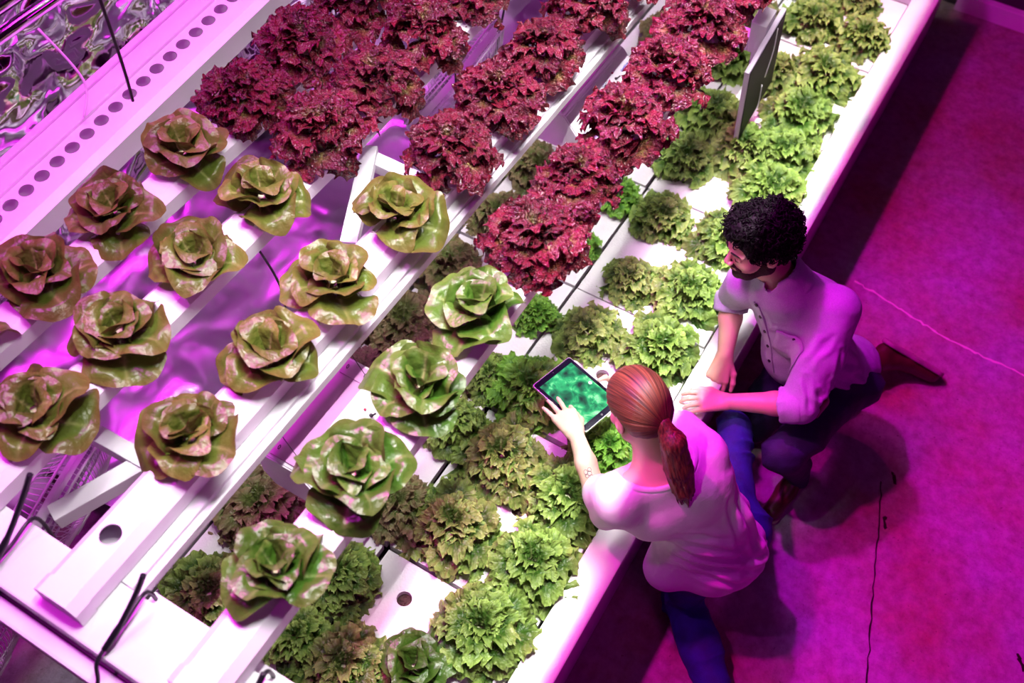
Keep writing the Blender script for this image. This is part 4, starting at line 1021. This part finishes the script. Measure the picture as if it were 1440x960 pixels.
def man():
    up = A(0, 0, 1)
    root = empty('person', (2.4, 0, 0), 'bearded man with curly black hair in a pale shirt, crouching with forearms on the ledge', 'person')
    off = A(2.4, 0, 0)
    l = nrm((.12, -.98, .10)); f = nrm((-.97, .02, -.25)); 
    P0 = A(2.42, -.05, .40); Wst = A(2.335, .045, .565); Ch = A(2.315, .115, .755); Nk = A(2.255, .195, .925)
    SL = A(2.290, .012, .870); SR = A(2.262, .315, .835)
    EL = A(2.060, -.015, .620); WL = A(1.985, .198, .560)
    ER = A(2.318, .350, .67); WR = A(2.155, .285, .565)
    H = A(2.215, .315, 1.085); F = nrm((-.68, .68, -.27)); U = nrm((-.10, .22, .95))
    s = Sdf((1.82, -.16, .44), (2.62, .55, 1.27), .0029)
    s.cap(Wst, Ch, .11, .12, .04, flat=(f, .75)); s.cap(SL - l * .03, SR + l * .03, .050, .050, .04); s.cap(Ch, Nk - up * .02, .085, .058, .04)
    s.cap(Nk - up * .04, H - F * .02 - U * .06, .062, .056, .03)
    Pp, B = head(s, H, F, U, False)
    s.chain([SL, EL, EL + (WL - EL) * .35, WL], [.048, .041, .040, .027], .015)
    s.chain([SR, ER, ER + (WR - ER) * .35, WR], [.048, .041, .040, .027], .015)
    dL = nrm((-.42, .88, -.10)); tL = nrm((.80, .42, .15))
    hand(s, WL, dL, nrm(up * .85 + A(-.4, -.1, 0)), tL, [(.25, .35, .25), (.30, .4, .3), (.35, .4, .3), (.4, .45, .3)], spread=.06, sc=1.02,
         thumb=[tL * .7 + dL * .8 - up * .3, dL + tL * .2 - up * .2, dL - up * .2])
    dR = nrm((-.62, -.10, -.55)); tR = nrm((.35, -.85, .1))
    hand(s, WR, dR, nrm((-.45, .45, .75)), tR, [(.25, .55, .35), (.65, .7, .4), (.8, .8, .4), (.9, .8, .5)], spread=.06, sc=1.0,
         thumb=[tR * .6 + dR * .8 - up * .1, dR + tR * .3 - up * .2, dR * .9 + tR * .1 - up * .4])
    me = mesh_shift(s.mesh('body'), -off); add_mesh('body', me, M['skin_m'], root)
    # ---- shirt
    s = Sdf((1.92, -.32, .30), (2.80, .58, 1.04), .0036)
    s.cap(P0 + up * .0, Wst, .150, .142, .03, flat=(f, .82)); s.cap(Wst, Ch, .142, .145, .05, flat=(f, .80))
    s.cap(P0 - f * .05 + l * .05 - up * .01, P0 - f * .05 - l * .05 - up * .01, .115, .115, .05)
    s.cap(Ch - f * .02 + l * .05, Ch - f * .02 - l * .06, .102, .108, .05)
    s.cap(SL - l * .03, SR + l * .03, .066, .070, .05); s.cap(Ch, Nk - up * .03, .11, .085, .05)
    s.chain([SL, SL + (EL - SL) * .5, EL], [.072, .070, .062], .03)
    s.chain([SR, ER], [.072, .058], .03)
    fp = nrm((-.88, .45, -.12))
    s.cap(Ch + fp * .02 + up * .02, Wst + fp * .055, .105, .105, .05); s.cap(Nk + fp * .03 - up * .03, Ch + fp * .03, .062, .09, .04)
    s.cap(Nk - up * .03, Nk + nrm(H - Nk) * .034, .094, .078, .03)
    # rolled cuffs
    dl_ = nrm(WL - EL); c1 = EL + dl_ * .035
    s.cap(EL, c1, .060, .057, .012)
    s.cutplane_local = None
    s.ell(c1 + dl_ * .075, (.085, .085, .075), None, .003, 'x')
    dr_ = nrm(WR - ER); c2 = ER + dr_ * .02
    s.ell(c2 + dr_ * .085, (.085, .085, .075), None, .003, 'x')
    # neck opening with a collar band
    s.ell(Nk + fp * .072 + up * .040, (.024, .024, .046), None, .003, 'x')
    s.cap(Nk + nrm(H - Nk) * .02, Nk + nrm(H - Nk) * .14, .062, .066, .003, 'x')
    s.cutplane(P0 - up * .105, nrm(A(.30, -.25, -1)), .008)
    CR = []; ax = EL - SL; aU = nrm(ax); o1 = nrm(np.cross(aU, up)); o2 = np.cross(aU, o1)
    def ar(t, an, rr_=.072): return SL + ax * t + (o1 * math.cos(an) + o2 * math.sin(an)) * rr_
    for t0, a0, t1, a1, w, am in ((.05, 2.2, .55, 3.0, .010, .006), (.1, 3.4, .7, 2.6, .010, .006), (.35, 3.9, .85, 3.2, .009, .006), (.55, 2.2, .95, 3.6, .009, .007), (.65, 3.6, .98, 2.2, .008, .008), (.78, 4.2, 1.0, 2.6, .008, .008), (.85, 1.6, 1.05, 3.0, .007, .007), (.0, 1.6, .5, 1.2, .010, .005), (.45, 1.0, .95, 1.8, .009, .006),
            (.70, 5.0, 1.0, 4.2, .008, .007), (.25, 4.6, .6, 5.2, .010, .006), (.9, 0.3, .6, 1.2, .008, .006)):
        CR.append((ar(t0, a0), ar(t1, a1), w, am))
    CR.append((SL + up * .075 - l * .04, SL + l * .03 - up * .02 + f * .07, .004, .003)); CR.append((SL + up * .075 - l * .04, SL - f * .08 - up * .03, .004, .003))     # shoulder seam
    CR.append((Nk - f * .06 - up * .01, SL - f * .03 + up * .06, .004, .0025))                              # yoke seam
    SD = []
    def sd(u, v): return P0 + (Ch - P0) * v - fp * u
    for u0, v0, u1, v1, w, am in ((-.02, .9, .08, .3, .012, .009), (.05, .8, .12, .1, .013, .009), (-.07, .7, .04, .1, .012, .009), (.10, .75, .16, .2, .013, .008), (-.10, .5, .0, -.02, .012, .008), (.02, .45, .14, .0, .011, .007), (.14, .95, .17, .5, .012, .006), (-.05, .25, .08, -.1, .012, .008)):
        SD.append((sd(u0, v0), sd(u1, v1), w, am))
    for k in range(4):
        q = SR + (ER - SR) * (.2 + .2 * k); CR.append((q + A(-.06, -.02, .02), q + A(.03, -.06, -.01), .008, .005))
    for k in range(4):
        q = Ch + fp * .12 + up * (.06 - .06 * k); CR.append((q + l * .09, q - l * .02 - up * .03, .011, .005))
    def disp(p, n):
        low = np.clip((.85 - p[:, 2]) / .3, 0, 1)
        return creases(p, CR) + .7 * creases(p, SD, nrm(np.cross(up, fp)), n) + folds(p, 5, (.5, .2, -.85), .004, 8) * low + .0018 * fbm(p * 28, 3)
    me = mesh_shift(s.mesh('shirt', disp), -off); shirt = add_mesh('shirt', me, M['chambray'], root)
    # cuffs: stacked rolls
    for nm, c, d, rr_ in (('cuff', EL + dl_ * .030, dl_, .059), ('cuff', ER + dr_ * .018, dr_, .055)):
        s = Sdf(c - .12, c + .12, .003)
        for j in range(3): s.cap(c - d * (.012 - j * .013) , c - d * (.012 - j * .013) + d * .007, rr_ + .004 * (j != 2), rr_ + .003, .002)
        s.ell(c + d * .085, (.080, .080, .068), None, .002, 'x'); s.cutplane(c - d * .03, -d)
        me = mesh_shift(s.mesh(nm, lambda p, n: folds(p, 8, (.2, .9, .4), .006, 22)), -off); add_mesh(nm, me, M['chambray'], shirt)
    # collar band
    ca = nrm(H - Nk); s = Sdf(Nk - .16, Nk + .16, .0026)
    cc = Nk + ca * .034 - f * .002
    s.cap(cc - ca * .045, cc + ca * .018, .084, .070, .005); s.cap(cc - ca * .10, cc + ca * .10, .080, .062, .002, 'x')
    s.ell(cc + fp * .080 + ca * .03, (.020, .020, .034), None, .003, 'x'); s.cutplane(cc + ca * .022, ca)
    me = mesh_shift(s.mesh('collar'), -off); add_mesh('collar', me, M['chambray'], shirt)
    # placket, buttons, pocket: surface points found by marching along f from the chest axis
    dgsh = shirt.data; co = np.zeros(len(dgsh.vertices) * 3, np.float32); dgsh.vertices.foreach_get('co', co); co = co.reshape(-1, 3) + off
    nn_ = np.zeros(len(dgsh.vertices) * 3, np.float32); dgsh.vertices.foreach_get('normal', nn_); nn_ = nn_.reshape(-1, 3)
    def surf(p, axis=f):
        q = co - p; t = q @ axis; dperp = np.linalg.norm(q - t[:, None] * axis, axis=1)
        m = (dperp < .008) & (t > 0)
        if not m.any(): m = dperp < .03
        idx = np.where(m)[0]; i = idx[np.argmax(t[idx])]; return co[i].astype(float), nn_[i].astype(float)
    top = Nk - up * .045; bot = Wst + up * .0 + fp * .05
    strip = []
    for j in range(15):
        p = top + (bot - top) * j / 14 - l * .012; q, n = surf(p, fp); strip.append((q, n))
    lp = nrm(np.cross(up, fp)); ss = np.array([q for q, n in strip])
    for _ in range(2): ss[1:-1] = (ss[:-2] + ss[1:-1] + ss[2:]) / 3
    strip = [(q, strip[i][1]) for i, q in enumerate(ss)]
    bm = bmesh.new(); prev = None
    for i, (q, n) in enumerate(strip):
        a = [bm.verts.new(V(q + lp * w_ + fp * h_ - off)) for w_, h_ in ((-.014, -.006), (-.014, .004), (.014, .004), (.014, -.006))]
        if prev:
            for j in range(3): bm.faces.new((prev[j], prev[j + 1], a[j + 1], a[j]))
        prev = a
    bobj('placket', bm, M['chambray'], shirt)
    for j in (0, 3, 6, 9, 12):
        q, n = strip[j]; bm = bmesh.new(); T = Matrix.Translation(V(q + fp * .0055 - off)) @ V(fp).to_track_quat('Z', 'Y').to_matrix().to_4x4()
        bm_cyl(bm, T @ V((0, 0, -.002)), T @ V((0, 0, .002)), .0062, .0056, 14); bobj('button', bm, M['black'], shirt)
    # chest pocket (wearer's left)
    pc = Ch + lp * .085 + up * .0
    bm = bmesh.new(); g = []
    for i in range(7):
        row = []
        for j in range(7):
            u, v = (i / 6 - .5) * .10, (j / 6 - .5) * .115
            q, n = surf(pc + lp * u + up * (v if not (j == 0) else v + .012 * (3 - abs(i - 3)) / -3 ), fp); row.append(q + n * .004)
        g.append(row)
    g = np.array(g); g[1:-1, 1:-1] = (g[1:-1, 1:-1] + g[:-2, 1:-1] + g[2:, 1:-1] + g[1:-1, :-2] + g[1:-1, 2:]) / 5
    vs = [[bm.verts.new(V(g[i][j] - off)) for j in range(7)] for i in range(7)]
    for i in range(6):
        for j in range(6): bm.faces.new((vs[i][j], vs[i][j + 1], vs[i + 1][j + 1], vs[i + 1][j]))
    o = bobj('pocket', bm, M['chambray'], shirt, True); sm = o.modifiers.new('s', 'SOLIDIFY'); sm.thickness = .002
    q, n = surf(pc + up * .045, fp); bm = bmesh.new(); T = Matrix.Translation(V(q + n * .007 - off)) @ V(n).to_track_quat('Z', 'Y').to_matrix().to_4x4()
    bm_cyl(bm, T @ V((0, 0, -.002)), T @ V((0, 0, .002)), .0062, .0056, 14); bobj('button', bm, M['black'], shirt)
    # elbow patch: shell over the elbow
    s = Sdf(EL - .14, EL + .14, .003); el = EL - nrm(WL - EL) * .012
    s.ell(el + A(.024, -.020, .004), (.050, .049, .058), None, .004)
    me = mesh_shift(s.mesh('elbow_patch', lambda p, n: folds(p, 41, (-.6, .3, -.7), .006, 24)), -off); add_mesh('elbow_patch', me, M['leather'], shirt)
    # ---- jeans
    s = Sdf((1.85, -.45, .0), (2.95, .35, .52), .005)
    hL = P0 + l * .09 - up * .02; hR = P0 - l * .09 - up * .02
    s.cap(hL, hR, .104, .104, .03)
    kL = A(1.985, -.045, .425); aL = A(2.16, -.12, .09)
    s.cap(hL, kL, .098, .072, .03); s.cap(kL, aL, .070, .052, .01)
    kR = A(2.28, .12, .08); aR = A(2.755, -.185, .115)
    s.cap(hR, kR, .10, .074, .03); s.chain([kR, (kR + aR) / 2, aR], [.072, .070, .048], .02)
    me = mesh_shift(s.mesh('jeans', lambda p, n: folds(p, 12, (.7, .5, .3), .010, 15) + .003 * fbm(p * 25, 2)), -off); add_mesh('jeans', me, M['jeans_dark'], root)
    # ---- shoes
    # planted foot
    sh = []
    def shoe(heel, toe, upv, ank):
        heel, toe, upv = A(*heel), A(*toe), nrm(upv); d = nrm(toe - heel); sd = nrm(np.cross(d, upv)); upv = np.cross(sd, d)
        L = np.linalg.norm(toe - heel); lo = np.minimum(heel, toe) - .12; hi = np.maximum(heel, toe) + .14; hi = np.maximum(hi, ank + .06)
        s = Sdf(lo, hi, .0034)
        s.chain([heel + d * .035 + upv * .045, heel + d * L * .45 + upv * .038, toe - d * .045 + upv * .028], [.034, .035, .033], .02)
        s.cap(heel + d * .035 + upv * .045, ank, .036, .040, .02); s.cap(heel + d * L * .40 + upv * .045, ank, .030, .036, .02)
        s.cutplane(heel + upv * .012, -upv)
        me = mesh_shift(s.mesh('shoe'), -off); o = add_mesh('shoe', me, M['leather'], root)
        s = Sdf(lo, hi, .0034)
        s.chain([heel + d * .036 + upv * .006, heel + d * L * .5 + upv * .006 , toe - d * .045 + upv * .006], [.039, .033, .041], .02)
        s.cutplane(heel + upv * .013, upv); s.cutplane(heel - upv * .006, -upv)
        me = mesh_shift(s.mesh('sole'), -off); add_mesh('sole', me, M['sole'], o)
    shoe((2.20, -.13, .008), (1.94, -.09, .008), (0, 0, 1), A(2.16, -.12, .10))
    shoe((2.880, -.200, .165), (2.955, -.475, .035), (-.45, -.25, -.72), A(2.78, -.205, .115))
    # ---- curly hair: cap plus hundreds of small coils joined in one mesh
    s = Sdf(H - .2, H + .2, .003)
    s.ell(Pp(0, -.020, .045), (.086, .108, .094), B, .01); s.ell(Pp(0, -.06, .0), (.080, .062, .070), B, .03)
    s.ell(Pp(0, .050, .104), (.062, .046, .032), B, .02)
    s.ell(Pp(0, .118, -.036), (.098, .076, .112), B, .010, 'x')
    for q in (-1, 1): s.ell(Pp(q * .085, .010, -.045), (.030, .034, .042), B, .008, 'x')
    s.cutplane(Pp(0, -.03, -.072), nrm(-U + F * .3), .02)
    me = s.mesh('hair', lambda p, n: .007 * np.abs(fbm(p * 55, 2)) + .003 * fbm(p * 120, 2))
    co2 = np.zeros(len(me.vertices) * 3, np.float32); me.vertices.foreach_get('co', co2); co2 = co2.reshape(-1, 3).copy()
    nn2 = np.zeros(len(me.vertices) * 3, np.float32); me.vertices.foreach_get('normal', nn2); nn2 = nn2.reshape(-1, 3).copy()
    hair = add_mesh('hair', mesh_shift(me, -off), M['hair_m'], root)
    rr = random.Random(8); bm = bmesh.new()
    for k in range(1700):
        i = rr.randrange(len(co2)); p, n = co2[i], nn2[i]
        if np.dot(p - H, B[:, 1]) > .06 and np.dot(p - H, B[:, 2]) < .055: continue
        if np.dot(p - H, B[:, 2]) < -.045 and rr.random() < .6: continue
        R0 = rr.uniform(.005, .0105); T = Matrix.Translation(V(p + n * rr.uniform(.0, .008) - off)) @ Euler((rr.uniform(0, 6), rr.uniform(0, 6), rr.uniform(0, 6))).to_matrix().to_4x4()
        pts = [T @ V((R0 * math.cos(t * .8), R0 * math.sin(t * .8), .0016 * t)) for t in range(8)]
        bm_tube(bm, pts, [.0019] * 6 + [.0014, .0006], 4, cap=False)
    o = bobj('curls', bm, M['hair_m'], hair); o['kind'] = 'stuff'
    # ---- beard: thin noisy shell on jaw, moustache, sideburns
    s = Sdf(H - .18, H + .18, .0024)
    s.ell(Pp(0, .047, -.086), (.043, .041, .034), B, .02); s.ell(Pp(0, .075, -.105), (.024, .022, .020), B, .012)
    for q in (-1, 1): s.chain([Pp(q * .066, -.002, -.018), Pp(q * .0575, .000, -.058), Pp(q * .028, .054, -.096)], [.010, .021, .020], .02)
    for q in (-1, 1): s.cap(Pp(q * .004, .0975, -.0535), Pp(q * .030, .080, -.068), .0062, .0055, .004)
    s.ell(Pp(0, .094, -.066), (.023, .014, .0085), B, .004, 'x')
    me = mesh_shift(s.mesh('beard', lambda p, n: .0018 * np.abs(fbm(p * 160, 2))), -off); add_mesh('beard', me, M['beard'], root)
    for q in (-1, 1):
        bm = bmesh.new(); bm_tube(bm, [V(Pp(q * x, y, z) - off) for x, y, z in ((.014, .0965, .013), (.030, .0925, .018), (.050, .078, .012))], [.0028, .0030, .0014], 8); bobj('eyebrow', bm, M['brow'], root, True)
        bm = bmesh.new(); bm_tube(bm, [V(Pp(q * x, y, z) - off) for x, y, z in ((.017, .0875, -.012), (.030, .0905, -.0145), (.043, .0815, -.012))], [.0010, .0017, .0008], 6); bobj('eyelashes', bm, M['brow'], root, True)
    bm = bmesh.new(); bm_tube(bm, [V(Pp(x, y, z) - off) for x, y, z in ((-.019, .0905, -.0645), (-.008, .0985, -.0675), (.008, .0985, -.0675), (.019, .0905, -.0645))], [.0015, .0040, .0040, .0015], 8); bobj('lips', bm, M['lips'], root, True)

def tablet():
    c0, c1, c2 = A(1.765, .712, .70), A(1.603, .758, .70), A(1.530, .530, .705)
    x = nrm(c0 - c1); y = nrm(c2 - c1); y = nrm(y - x * np.dot(x, y)); n = np.cross(y, x) * -1
    n = np.cross(x, y); 
    if n[2] < 0: n = -n
    e = empty('tablet', (1.655, .62, .70), 'tablet computer with a green leafy picture on its screen, held by the woman', 'tablet')
    T = Matrix((V(x), V(y), V(np.cross(x, y)))).transposed().to_4x4()
    T = Matrix.Translation(V(c1 - A(1.655, .62, .70))) @ T
    s = 1 if np.cross(x, y)[2] > 0 else -1
    Wd, Ht = .1700, .2410
    def rr(x0, x1, y0, y1, z0, z1, m, name, parent, rad=.008):
        pts = []
        for cx, cy, a0 in ((x1 - rad, y1 - rad, 0), (x0 + rad, y1 - rad, 90), (x0 + rad, y0 + rad, 180), (x1 - rad, y0 + rad, 270)):
            for k in range(6): t = math.radians(a0 + 18 * k); pts.append((cx + rad * math.cos(t), cy + rad * math.sin(t)))
        bm = plate(pts, [], min(z0, z1) * 1, max(z0, z1)); bmesh.ops.transform(bm, matrix=T, verts=bm.verts); bmesh.ops.recalc_face_normals(bm, faces=bm.faces); return bobj(name, bm, m, parent)
    rr(0, Wd, 0, Ht, 0, -s * .009, M['alu'], 'case', e)
    rr(.002, Wd - .002, .002, Ht - .002, s * .0001, s * .0012, M['bezel'], 'bezel', e)
    scr = rr(.0125, Wd - .0125, .022, Ht - .022, s * .0013, s * .0016, M['screen'], 'screen', e, .001)
    for p, r in ((( Wd / 2, .010), .0022), ((Wd / 2, Ht - .011), .004)):
        bm = bmesh.new(); bm_cyl(bm, T @ V((p[0], p[1], s * .0012)), T @ V((p[0], p[1], s * .0017)), r, r, 16); bobj('camera_dot' if r < .003 else 'home_button', bm, M['knob'], e)
    bm = bmesh.new(); bm_cyl(bm, T @ V((Wd - .024, Ht * .50, s * .0016)), T @ V((Wd - .024, Ht * .50, s * .0019)), .0058, .0058, 20)
    m2 = plain('screen_shutter_dot', (.6, .9, .7), .4); b = m2.node_tree.nodes['Principled BSDF']; b.inputs['Emission Color'].default_value = (.55, 1, .65, 1); b.inputs['Emission Strength'].default_value = .8
    bobj('shutter_button', bm, m2, scr)
woman(); man(); tablet()
